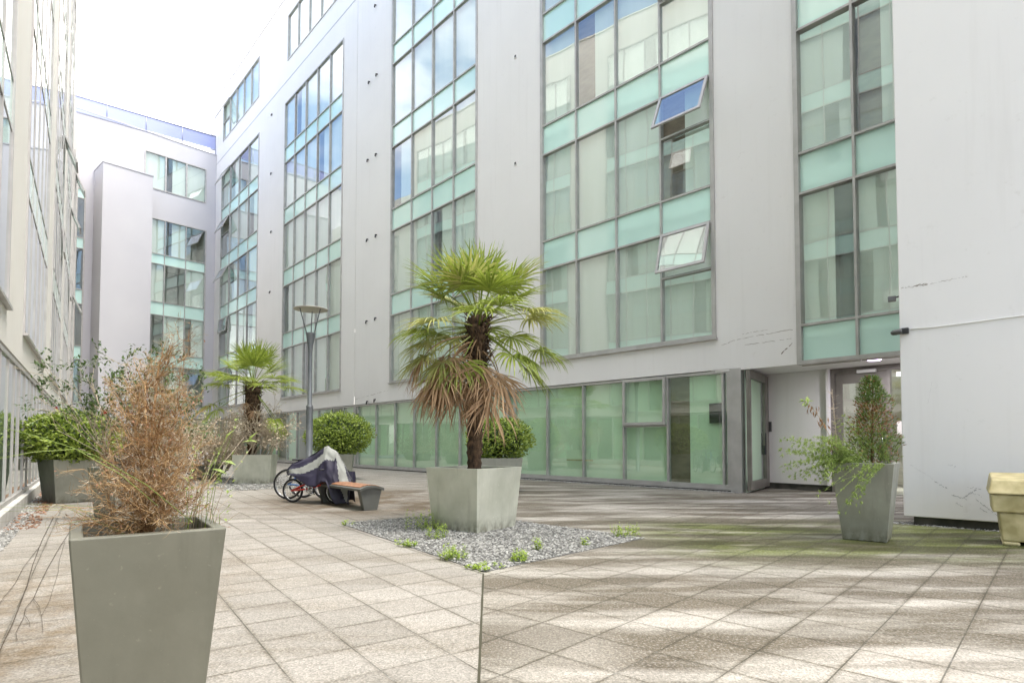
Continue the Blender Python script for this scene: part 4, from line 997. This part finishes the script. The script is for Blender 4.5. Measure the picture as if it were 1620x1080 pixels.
T = thing('trailing_stems', 'dark thin runners lying across the paving at the left of the foreground planter', 'stems', G(60, 900)); v = MB()
def run_(pts, w0):
    P_ = [G(x, y, .012 + .01 * (i % 2)) for i, (x, y) in enumerate(pts)]; v.tube(P_, [w0 * .55 * (1 - .6 * i / len(P_)) for i in range(len(P_))], 5)
run_([(85, 817), (66, 855), (52, 892), (43, 925), (30, 960), (18, 990), (8, 1010), (-6, 1042)], .006)
run_([(64, 862), (38, 895), (24, 922), (6, 944), (-10, 968)], .004)
run_([(125, 818), (96, 862), (76, 897), (62, 925), (53, 946), (40, 962), (38, 975), (25, 1000), (27, 1012)], .005)
run_([(53, 946), (62, 958), (66, 975), (68, 998)], .003)
run_([(103, 855), (94, 885), (92, 905), (78, 950), (66, 973)], .003)
run_([(40, 973), (46, 982), (47, 990)], .003)
v.build('runner', M['runner'], T)
# leggy flowering shrub behind
T = thing('flowering_shrub', 'leggy evergreen shrub with red buds, left of the dead conifer', 'shrub', (bc.x, bc.y, .8)); r = random.Random(31); v = MB(); tips = []
for k in range(24):
    g = r.uniform(0, 6.28); s_ = Vector((bc.x - .15 + .1 * math.cos(g), bc.y + .1 * math.sin(g), .78))
    twigs(v, s_, Vector((math.cos(g) * .75 - .10, math.sin(g) * .6, 1.15)), 1.12, .012, 3, r, .12, .16, (2, 3), .62, 0, tips, .5)
v.build('branches', M['twig_grey'], T)
v = MB(); fl = MB()
for (p, d) in tips:
    if p.z > 3.1 and r.random() < .7: continue
    for j in range(4):
        v.leaf(p + Vector((r.uniform(-1, 1), r.uniform(-1, 1), r.uniform(-1, 1))) * .06, (d + Vector((r.uniform(-1, 1), r.uniform(-1, 1), r.uniform(-.7, .7)))).normalized(), Vector((r.uniform(-.6, .6), r.uniform(-.6, .6), 1)), r.uniform(.05, .10), r.uniform(.025, .045))
v.build('foliage', M['camellia'], T)
for px, py in ((88, 646), (166, 652)):
    p = AT(px, py, 9.4)
    for j in range(9): fl.leaf(p, Vector((r.uniform(-1, 1), r.uniform(-1, 1), r.uniform(-1, 1))), Vector((r.uniform(-1, 1), r.uniform(-1, 1), r.uniform(-1, 1))), .035, .03)
fl.build('flower', M['red'], T)
# dry shrubs round the far palm
def dry(label, c, z0, spread, h, n_, seed, mat='twig_grey', leafm='litter', nleaf=2600, lsize=.075):
    T = thing('dry_shrub', label, 'shrub', (c[0], c[1], z0), 'dried out shrubs near the far palm'); r = random.Random(seed); v = MB(); tips = []
    for k in range(n_):
        g = r.uniform(0, 6.28); s_ = Vector((c[0] + spread * .4 * math.cos(g) * r.random(), c[1] + spread * .3 * math.sin(g) * r.random(), z0))
        twigs(v, s_, Vector((math.cos(g) * spread * .55, math.sin(g) * spread * .5, h * .9)), h * .5 * r.uniform(.6, 1.1), .020, 3, r, .1, .2, (3, 5), .6, 0, tips, .65)
    v.build('branches', M[mat], T); v = MB(); r.shuffle(tips)
    for (p, d) in tips[:nleaf]:
        v.leaf(p, (d + Vector((r.uniform(-1, 1), r.uniform(-1, 1), r.uniform(-1, 1)))).normalized(), Vector((r.uniform(-1, 1), r.uniform(-1, 1), 1)), lsize * r.uniform(.6, 1.3), lsize * .5)
    v.build('foliage', M[leafm], T)
dry('tangled pale dry shrub under the far palm crown', (cc.x - .1, cc.y - .1), .86, 1.7, 1.9, 26, 51, leafm='twig_grey')
uc = AT(338, 700, 20.5); dry('low brown dry shrub left of the far palm planter', (uc.x - .2, uc.y), .3, 2.2, 2.3, 28, 52, leafm='twig_grey', lsize=.09, nleaf=3600)
uc2 = AT(286, 700, 26); dry('dark green shrub in front of the far end block', (uc2.x, uc2.y), .3, 2.6, 2.6, 22, 53, leafm='juniper', nleaf=2600, lsize=.12)
uc3 = AT(180, 700, 30); dry('grey green shrub by the far left corner of the courtyard', (uc3.x, uc3.y), .2, 2.8, 2.4, 18, 54, leafm='camellia', nleaf=2200, lsize=.12)
for q, rr_ in ((uc, .55), (uc2, .7), (uc3, .7)):
    planter({0: 'low far planter holding the brown dry shrub left of the palm', 1: 'far planter under the dark green shrub by the end block', 2: 'far planter near the left corner under the grey green shrub'}[[uc, uc2, uc3].index(q)], (q.x - (.2 if q is uc else 0), q.y), 30, rr_ * 1.7, rr_ * 1.4, .5, 'planter')
# right planter: conifer, feathery weeds, spiky stem
T = thing('conifer', 'small half dead conifer, green at its tip, in the planter by the entrance', 'conifer', (rc.x + .1, rc.y, .93)); r = random.Random(61)
tr = MB(); tr.tube([(rc.x + .08, rc.y, .9), (rc.x + .10, rc.y, 1.5), (rc.x + .12, rc.y, 2.0)], [.02, .014, .005], 6); tr.build('trunk', M['bark'], T)
gd, dd_ = MB(), MB()
for i in range(2900):
    u = r.random(); z = .98 + 1.12 * u; g = r.uniform(0, 6.28); rad0 = (.25 * (1 - u) ** .6 + .05) * r.uniform(.2, 1.15) * (1 + .45 * noise.noise(Vector((math.cos(g) * 1.5, math.sin(g) * 1.5, u * 6))))
    p = Vector((rc.x + .10 + math.cos(g) * rad0, rc.y + math.sin(g) * rad0, z)); d = Vector((math.cos(g), math.sin(g), r.uniform(.2, 1.6)))
    grn = (u > .72 and r.random() < .85) or (u < .30 and r.random() < .6) or r.random() < .5
    tgt = gd if grn else dd_
    for j in range(2): tgt.leaf(p, (d + Vector((r.uniform(-1, 1), r.uniform(-1, 1), r.uniform(-.5, .5))) * .8).normalized(), Vector((r.uniform(-1, 1), r.uniform(-1, 1), r.uniform(-1, 1))), r.uniform(.03, .07), .012)
gd.build('green_foliage', M['juniper'], T); dd_.build('dead_foliage', M['juniper_dead'], T)
T = thing('feathery_weed', 'feathery bright green weed spilling over the left of the entrance planter', 'weed', (rc.x - .2, rc.y, .97)); v = MB(); lf_ = MB()
def sprig(p0_, p1_, p2_, nl, ll, lw, leafmb, rad_=.003):
    pts = [p0_ * (1 - u) ** 2 + p1_ * 2 * u * (1 - u) + p2_ * u * u for u in [k / 10 for k in range(11)]]
    v.tube(pts, [rad_ * (1 - .7 * k / 10) for k in range(11)], 4)
    for j in range(nl):
        k = r.randint(2, 10); q = pts[k]; dd = (pts[k] - pts[k - 1]).normalized()
        for jj in range(2): leafmb.leaf(q, (dd + Vector((r.uniform(-1, 1), r.uniform(-1, 1), r.uniform(-1, 1))) * 1.0).normalized(), Vector((r.uniform(-1, 1), r.uniform(-1, 1), 1)), ll * r.uniform(.5, 1.3), lw)
Yp = rc.y - .1
for k in range(70):
    s_ = Vector((rc.x - .15 + r.uniform(-.15, .15), Yp + r.uniform(-.2, .2), .95)); e = AT(r.uniform(1235, 1330), r.uniform(690, 762), Yp + r.uniform(-.3, .3))
    m_ = s_.lerp(e, .5) + Vector((0, 0, r.uniform(.02, .25))); sprig(s_, m_, e, 60, .045, .0085, lf_)
for k in range(14):
    s_ = Vector((rc.x + r.uniform(-.32, .05), Yp - .28, .98)); e = AT(r.uniform(1295, 1362), r.uniform(770, 812), Yp - .42)
    sprig(s_, s_ + Vector((-.03, -.12, .05)), e, 40, .04, .009, lf_)
for k in range(16):
    s_ = Vector((rc.x + r.uniform(-.25, .25), Yp + r.uniform(-.2, .1), .95)); e = AT(r.uniform(1310, 1405), r.uniform(650, 715), Yp)
    sprig(s_, s_.lerp(e, .5) + Vector((0, 0, .03)), e, 44, .045, .009, lf_)
v.build('stems', M['feather'], T); lf_.build('leaves', M['feather'], T)
T = thing('leggy_weed', 'tall drooping stem with dark withered leaves and one green tuft, by the entrance planter', 'weed', (rc.x - .25, rc.y, .97)); v = MB(); lf_ = MB(); l2 = MB()
pts_ = [AT(1330, 735, Yp), AT(1318, 700, Yp), AT(1300, 665, Yp), AT(1285, 645, Yp), AT(1275, 636, Yp)]
v.tube(pts_, [.006, .005, .004, .003, .002], 5)
for p in pts_[1:4]:
    for j in range(16): l2.leaf(p + Vector((r.uniform(-1, 1), r.uniform(-1, 1), r.uniform(-1, 1))) * .06, Vector((r.uniform(-.5, .5), r.uniform(-.5, .5), -1)), Vector((r.uniform(-1, 1), r.uniform(-1, 1), 0)), .085, .02)
for j in range(16): lf_.leaf(pts_[4] + Vector((r.uniform(-1, 1), 0, r.uniform(-1, 1))) * .03, Vector((r.uniform(-1, 1), r.uniform(-1, 1), r.uniform(-1, .8))), Vector((0, -1, 1)), .09, .03)
s_ = [AT(1325, 735, Yp), AT(1322, 680, Yp), AT(1316, 615, Yp)]; v.tube(s_, [.006, .005, .002], 5)
for k in range(90):
    u = r.random(); p = s_[0].lerp(s_[2], u); l3 = l2 if r.random() < .3 else lf_
    v.tube([p, p + Vector((r.uniform(-1, 1), r.uniform(-1, 1), r.uniform(0, .6))) * .08], [.0025, .001], 3)
v.build('stems', M['twig_grey'], T); lf_.build('green_leaves', M['feather'], T); l2.build('withered_leaves', M['twig_dark'], T)

# weeds growing in the gravel
WD = 'green weeds growing through the gravel bed'
def clump(label, px, py, w_, h, seed, n_=240, stem=False):
    c = G(px, py); T = thing('weed_clump', label, 'weed', (c.x, c.y, 0), WD); r = random.Random(seed); v = MB(); s2 = MB()
    k_ = c.y / 950; w_ = w_ * k_; h = h * k_
    for i in range(max(6, n_ // 14)):
        g = r.uniform(0, 6.28); q = Vector((c.x + math.cos(g) * w_ * r.random() ** .6 * .5, c.y + math.sin(g) * w_ * .45 * r.random(), .01)); e = q + Vector((r.uniform(-.3, .3) * h, r.uniform(-.3, .3) * h, h * r.uniform(.3, 1)))
        s2.tube([q, q.lerp(e, .5), e], [.0025, .002, .001], 3)
        for j in range(14):
            u = r.random(); p = q.lerp(e, u) + Vector((r.uniform(-1, 1), r.uniform(-1, 1), 0)) * .02
            v.leaf(p, Vector((r.uniform(-1, 1), r.uniform(-1, 1), r.uniform(0, 1))), Vector((0, 0, 1)), r.uniform(.018, .042), r.uniform(.01, .02))
    s2.build('stems', M['feather'], T); v.build('leaves', M['weed'], T)
clump('largest pale green weed, left of the palm planter in the gravel', 668, 838, 62, 34, 1, 420)
clump('pale weed leaning against the lower left of the palm planter', 692, 852, 36, 26, 2, 260)
clump('feathery green weed at the front left of the gravel bed', 716, 885, 46, 26, 3, 380)
clump('low green weed at the left edge of the gravel bed', 645, 864, 32, 10, 4, 200)
clump('spreading green weed at the front right of the gravel bed', 820, 888, 38, 18, 5, 300)
clump('small bright weed standing right of the front corner', 853, 870, 18, 18, 6, 120)
clump('bushy weed at the right corner of the gravel bed', 990, 848, 48, 22, 7, 340)
clump('single small weed near the right side of the gravel bed', 925, 864, 14, 14, 8, 80)
clump('thin weed at the front tip of the gravel bed', 765, 900, 60, 7, 9, 200)
clump('tiny weed at the far left tip of the gravel bed', 552, 831, 18, 8, 10, 90)

# ------------------------------------------------------------------ street lamp
lb = AT(489, 720, 16.0); H0 = AT(489, 488, 16.0).z
T = thing('street_lamp', 'slim grey lamp post with a flat disc top, behind the covered cycles', 'street lamp', (lb.x, lb.y, 0))
v = MB(); v.lathe((lb.x, lb.y, 0), [(.13, 0), (.13, .02), (.088, .03), (.088, 2.16), (.092, 2.18), (.092, 2.22), (.062, 2.26), (.055, H0 - 1.22), (.055, H0 - 1.2)], 20); v.build('pole', M['lamp_steel'], T)
v = MB(); v.lathe((lb.x, lb.y, 0), [(.055, H0 - 1.2), (.075, H0 - .98), (.125, H0 - .68), (.13, H0 - .66), (.0, H0 - .66)], 20); v.build('light_housing', M['lamp_steel'], T)
v = MB()
for k in range(3):
    g = rad(90 + 120 * k + 12); v.tube([(lb.x + math.cos(g) * .11, lb.y + math.sin(g) * .11, H0 - .68), (lb.x + math.cos(g) * .30, lb.y + math.sin(g) * .30, H0 - .03)], .014, 6)
v.build('disc_strut', M['lamp_steel'], T)
v = MB(); v.lathe((lb.x, lb.y, 0), [(0, H0 + .015), (.30, H0 + .01), (.445, H0 - .015), (.45, H0 - .03), (.43, H0 - .035), (.0, H0 - .02)], 36); v.build('reflector_disc', M['lamp_disc'], T)

# ------------------------------------------------------------------ bench
bn, bf = G(585.5, 806.5), G(520, 794)
ax = (bf - bn).normalized(); nn_ = Vector((ax.y, -ax.x, 0))   # across the bench
T = thing('bench', 'low backless bench with red brown wooden slats and dark steel end supports', 'bench', ((bn + bf) / 2))
SH = .455
for c in (bn, bf):
    v = MB(); th_ = .035
    def bp_(u, wv, z): return c + nn_ * wv + ax * u + Vector((0, 0, z))
    prof = [(-.13, 0), (.13, 0), (.235, SH - .06), (-.235, SH - .06)]
    for s_ in (-1, 1):
        pass
    v.hexa([bp_(-th_, -.13, 0), bp_(-th_, .13, 0), bp_(th_ * 2.2, .13, 0), bp_(th_ * 2.2, -.13, 0), bp_(-th_, -.225, SH - .05), bp_(-th_, .225, SH - .05), bp_(th_ * 3, .225, SH - .05), bp_(th_ * 3, -.225, SH - .05)])
    v.build('end_support', M['bench_steel'], T, .006)
def prof_z(wv): return SH - .055 * (abs(wv) / .24) ** 2.2
v = MB(); n0 = bn - ax * .09; Lb = (bf - bn).length + .18; rows = []
for u in (0, Lb):
    pass
ws = [(-.24 + .48 * i / 12) for i in range(13)]
top_ = [[n0 + ax * u + nn_ * wv + Vector((0, 0, prof_z(wv) - .002)) for wv in ws] for u in (0, Lb)]
bot_ = [[n0 + ax * u + nn_ * wv + Vector((0, 0, prof_z(wv) - .045)) for wv in ws] for u in (0, Lb)]
v.grid(top_, 0, True); v.grid(bot_[::-1], 0, True)
for k in (0, 1): v.grid([top_[k], bot_[k]] if k else [bot_[k], top_[k]], 0, False)
for j in (0, 12): v.face([top_[0][j], top_[1][j], bot_[1][j], bot_[0][j]])
v.build('seat_frame', M['bench_steel'], T)
v = MB()
for i in range(5):
    w0_, w1_ = -.205 + .083 * i, -.205 + .083 * i + .076
    for (a, b_) in ((.12, Lb * .5 - .004), (Lb * .5 + .004, Lb - .03)):
        P_ = []
        for z in (.0, .014):
            for (u, wv) in ((a, w0_), (a, w1_), (b_, w1_), (b_, w0_)): P_.append(n0 + ax * u + nn_ * wv + Vector((0, 0, prof_z(wv) + z)))
        v.hexa(P_)
v.build('seat', M['wood'], T, .003)

# ------------------------------------------------------------------ cycles
def wheel(parent, c, R, axd, small=False):
    v = MB(); v.torus(c, R - .022, .022, axd, 40, 8); w_ = v.build('wheel', M['tyre'], parent)
    v = MB(); v.torus(c, R - .050, .011, axd, 40, 6); v.tube([c - axd * .04, c + axd * .04], .018, 8)
    a = axd.orthogonal().normalized(); b_ = axd.cross(a)
    for k in range(24):
        g = 2 * math.pi * k / 24; s_ = 1 if k % 2 else -1
        v.tube([c + axd * .03 * s_, c + (a * math.cos(g) + b_ * math.sin(g)) * (R - .05)], .0016, 3, cap=False)
    v.build('rim', M['chrome'], w_)
def cycle(label, rear, dirn, R, wb, paint, hs, hh, group='bicycles parked under and beside the cover'):
    d = Vector((dirn[0], dirn[1], 0)).normalized(); axd = Vector((d.y, -d.x, 0))
    T = thing('bicycle', label, 'bicycle', (rear.x, rear.y, 0), group)
    rw = Vector((rear.x, rear.y, R)); fw_ = rw + d * wb
    wheel(T, rw, R, axd); wheel(T, fw_, R, axd)
    bb = rw + d * wb * .42 + Vector((0, 0, -R + .30)); st = bb - d * .14 + Vector((0, 0, hs - .32)); hd = fw_ - d * .16 + Vector((0, 0, hh - R)); hl = hd + d * .05 - Vector((0, 0, .16))
    v = MB()
    for s_ in (-.05, .05):
        v.tube([rw + axd * s_, bb + axd * s_ * .6], .017, 8); v.tube([rw + axd * s_, st.lerp(bb, .45) + axd * s_ * .3], .015, 8)
        v.tube([fw_ + axd * s_, hl + axd * s_ * .5], .012, 8)
    v.tube([bb, st], .017, 8); v.tube([bb, hl], .022, 8); v.tube([st, hd], .016, 8); v.tube([hd, hl], .02, 8)
    v.build('frame', M[paint], T)
    v = MB(); v.torus(bb + axd * .05, .085, .010, axd, 30, 6); v.lathe(bb + axd * .05, [(0, -.006), (.03, -.006), (.03, .006), (0, .006)], 16, 0, axd)
    for k in range(5):
        g = 2 * math.pi * k / 5; v.tube([bb + axd * .05, bb + axd * .05 + (d * math.cos(g) + Vector((0, 0, 1)) * math.sin(g)) * .08], .011, 5)
    v.tube([bb + axd * .07, bb + axd * .07 + d * .12 - Vector((0, 0, .1))], .009, 6); v.box(bb + axd * .11 + d * .12 - Vector((0, 0, .1)), .04, .04, .01); v.build('crank', M['chrome'], T)
    v = MB(); q = st + Vector((0, 0, .10)); v.tube([st, q], .012, 8); rows = []
    for u, w_ in ((-.12, .07), (-.06, .075), (.02, .04), (.13, .02)):
        rows.append([q + d * u + axd * w_ * math.cos(g) + Vector((0, 0, .02 * math.sin(g) + .015)) for g in [2 * math.pi * k / 8 for k in range(8)]])
    v.grid(rows, 0, True, True); v.face(rows[0]); v.face(rows[-1]); v.build('saddle', M['black'], T)
    v = MB(); q = hd + Vector((0, 0, .08)); v.tube([hd, q], .013, 8); v.tube([q - axd * .25 - d * .05, q - axd * .1, q + axd * .1, q + axd * .25 - d * .05], .011, 8); v.build('handlebar', M['black'], T)
    return T
rw_ = G(463, 794.5); cdir = (1, -.30)
cycle('small wheeled red folding bicycle in front, half under the dark cover', rw_, cdir, .25, 1.02, 'bike_red', .52, .62)
b2 = G(449, 791); cycle('large wheeled blue bicycle at the back left of the cover', Vector((b2.x, b2.y + .22, 0)), (1, -.12), .335, .90, 'bike_blue', .78, .84)
b3 = Vector((b2.x + .20, b2.y + .62, 0)); cycle('large wheeled dark grey bicycle furthest behind the cover', b3, (1, -.05), .345, .84, 'bike_grey', .78, .84)
# draped cover
cx0 = AT(457, 735, 12.6); T = None
crt = [(455, 741, 752, .10), (462, 733, 752, .18), (473, 729, 757, .26), (485, 724, 761, .33), (497, 718, 763, .38), (508, 711, 765, .40), (514, 707, 765, .42), (519, 704.5, 764, .42), (524, 709, 763, .42), (531, 713, 764, .42), (535, 715, 765, .42), (541, 727, 766, .42), (547, 739, 768, .40), (553, 751, 770, .34), (557, 758, 772, .26)]
rows = []; rr_ = random.Random(3); NC = 64
for i, (px, yt, yb, hw) in enumerate(crt):
    u = i / (len(crt) - 1); Y = 12.75 - .55 * u
    zt_, zb_ = AT(px, yt, Y).z, AT(px, yb, Y).z; x = AT(px, yt, Y).x
    if i > 8: zb_ = zb_ - .34 * min(1, (i - 8) / 3)
    row = []
    for j in range(NC + 1):
        s_ = j / NC * 2 - 1; a_ = abs(s_)
        # profile: ridge then falling side, hem wavier
        if a_ < .35: yy = s_ / .35 * hw * .35; z = zt_ - (zt_ - zb_) * .22 * (a_ / .35) ** 1.6
        else:
            q = (a_ - .35) / .65; yy = math.copysign(hw * (.35 + .65 * q ** .8), s_); z = zt_ - (zt_ - zb_) * (.22 + .78 * q)
        fold = .045 * math.sin(u * 34 + s_ * 5) * max(0, a_ - .25) + .05 * noise.noise(Vector((u * 7, s_ * 2.2, 1.3))) + .02 * noise.noise(Vector((u * 19, s_ * 6, 4)))
        hem = .05 * math.sin(u * 15) * (max(0, a_ - .8) / .2)
        row.append(Vector((x + fold * .3, Y + yy - math.copysign(fold, s_), z + hem + .012 * noise.noise(Vector((u * 12, s_ * 4, 9))))))
    rows.append(row)
def sub(rows, k=3):
    out_ = []
    for i in range(len(rows) - 1):
        for q in range(k): out_.append([rows[i][j].lerp(rows[i + 1][j], q / k) for j in range(len(rows[0]))])
    out_.append(rows[-1]); return out_
rows = sub(rows, 4); nR = len(rows)
def cm(i, j):
    u = i / nR; s_ = j / NC * 2 - 1; a_ = abs(s_)
    if s_ < 0:   # side towards the viewer
        q = a_
        if u > .66 and u < .92 and q < .18 + (u - .66) * 3.3 and q > -.1 + (u - .7) * 2.0: return 1
        if .04 < u <= .66:
            lo_ = .62 - u * .75; 
            if lo_ < q < lo_ + .24: return 1
        if .42 < u <= .70 and q < .30: return 1
        return 0
    return 0 if a_ > .4 or u < .4 else 1
v = MB(); v.grid(rows, cm, True)
T = v.build('cycle_cover', [M['purple'], M['grey_cloth']]); tag(T, 'dark navy and silver fabric cover draped over the parked bicycles', 'cycle cover')
md = T.modifiers.new('solid', 'SOLIDIFY'); md.thickness = .004
# hanging lower end of the cover round the front wheel
lo = G(541, 789); v = MB(); rows = []
for i in range(9):
    g = math.pi * (i / 8); 
    rows.append([Vector((lo.x + .02 + (.22 + .03 * (k % 2)) * math.cos(2 * math.pi * k / 16) * (.55 + .45 * math.sin(g * .5 + .6)), lo.y + .15 + .12 * math.sin(2 * math.pi * k / 16), .10 + .5 * i / 8)) for k in range(16)])
v.grid(rows, 0, True, True); o_ = v.build('hanging_end', M['purple'], T)
# far bicycle with a silver cover
fb = AT(325, 742, 23.5); cycle('far bicycle half hidden by dry shrubs, under a silver sheet', Vector((fb.x - .55, fb.y, 0)), (1, .1), .34, 1.05, 'bike_grey', .8, .95, None)
v = MB(); rows = []
for i in range(21):
    u = i / 20; x = fb.x - .6 + 1.25 * u; zt_ = 1.08 - .22 * math.sin(u * math.pi) + .05 * noise.noise(Vector((u * 5, 0, 0))); row = []
    for j in range(13):
        s_ = j / 12 * 2 - 1; row.append(Vector((x + .05 * noise.noise(Vector((u * 6, s_ * 3, 2))), fb.y + s_ * .28 + .06 * noise.noise(Vector((u * 9, s_, 5))), zt_ - abs(s_) ** .8 * (.42 + .25 * math.sin(u * 4 + 1)))))
    rows.append(row)
v.grid(rows, 0, True); o_ = v.build('cycle_sheet', M['silver_cloth']); tag(o_, 'pale silver sheet thrown over the far bicycle', 'cycle cover')

# ------------------------------------------------------------------ grit bin
gp = G(1586, 862); T = thing('grit_bin', 'faded yellow grit bin with a sloping lid, cut off at the right edge', 'grit bin', (gp.x, gp.y, 0))
Fg = Fr(gp.xy, (.737, -.676)); sc = gp.y / 950
Fg = Fr((gp.x, gp.y), (.80, -.60)); D_ = .62; Wd = .95
def tap(v, F, t0, t1, d0_, d1_, h0, h1, e):   # tapered box, wider on top by e
    v.hexa([F.p(t0, d1_, h0), F.p(t1, d1_, h0), F.p(t1, d0_, h0), F.p(t0, d0_, h0), F.p(t0 - e, d1_ + e, h1), F.p(t1 + e, d1_ + e, h1), F.p(t1 + e, d0_ - e, h1), F.p(t0 - e, d0_ - e, h1)])
v = MB(); tap(v, Fg, 0, Wd, -D_, 0, .05, .40, .03); v.fbox(Fg, 0, .17, -D_, 0, 0, .05); v.fbox(Fg, Wd - .17, Wd, -D_, 0, 0, .05)
tap(v, Fg, -.09, Wd + .09, -D_ - .04, .06, .402, .62, .01)
v.build('body', M['bin'], T, .02)
v = MB(); e = .13
v.hexa([Fg.p(-e, .11, .625), Fg.p(Wd + e, .11, .625), Fg.p(Wd + e, -D_ - .08, .625), Fg.p(-e, -D_ - .08, .625), Fg.p(-.09, .03, .80), Fg.p(Wd + .09, .03, .80), Fg.p(Wd + .09, -D_ - .05, .86), Fg.p(-.09, -D_ - .05, .86)])
v.build('lid', M['bin'], T, .02)

# ------------------------------------------------------------------ camera, floodlight, conduit on the wing
t0_, h0_ = FW.hit(1440, 523)
T = thing('security_camera', 'dark bullet security camera at the corner of the blank wing', 'security camera', FW.p(t0_, 0, h0_))
v = MB(); v.fbox(FW, .03, .13, .001, .07, h0_ - .045, h0_ + .045); v.build('junction_box', M['black'], T, .012)
v = MB(); c = FW.p(.02, .06, h0_ - .005); axc = Vector((-FW.d.x, -FW.d.y, -.12)).normalized()
v.lathe(c, [(0, -.03), (.035, -.028), (.043, -.01), (.043, .06), (.038, .10), (.02, .125), (0, .13)], 18, 0, axc); v.build('camera_body', M['intercom'], T)
v = MB(); pts_ = [FW.p(FW.hit(px, py)[0], .012, FW.hit(px, py)[1]) for px, py in ((1441, 521), (1478, 517.5), (1530, 511), (1590, 503), (1640, 497), (1760, 483))]
v.tube(pts_, .008, 6); tag(v.build('cable_conduit', M['conduit']), 'thin white cable conduit running across the blank wing from the camera', 'conduit')
fp = FW.p(-.02, -.35, AT(1425, 472, 9.5).z)
T = thing('floodlight', 'small dark floodlight on a short arm behind the wing corner', 'floodlight', fp)
h1_ = fp.z; p1_ = FW.p(.02, -.30, h1_ + .03); p2_ = AT(1418, 470, p1_.y + .02); p3_ = AT(1411, 473, p1_.y)
v = MB(); v.tube([p1_, p2_, p3_ + Vector((.03, 0, 0))], .012, 8); v.build('arm', M['black'], T)
v = MB(); v.box(p3_, .055, .04, .04, rad(-30)); v.build('lamp_head', M['bike_grey'], T, .008)
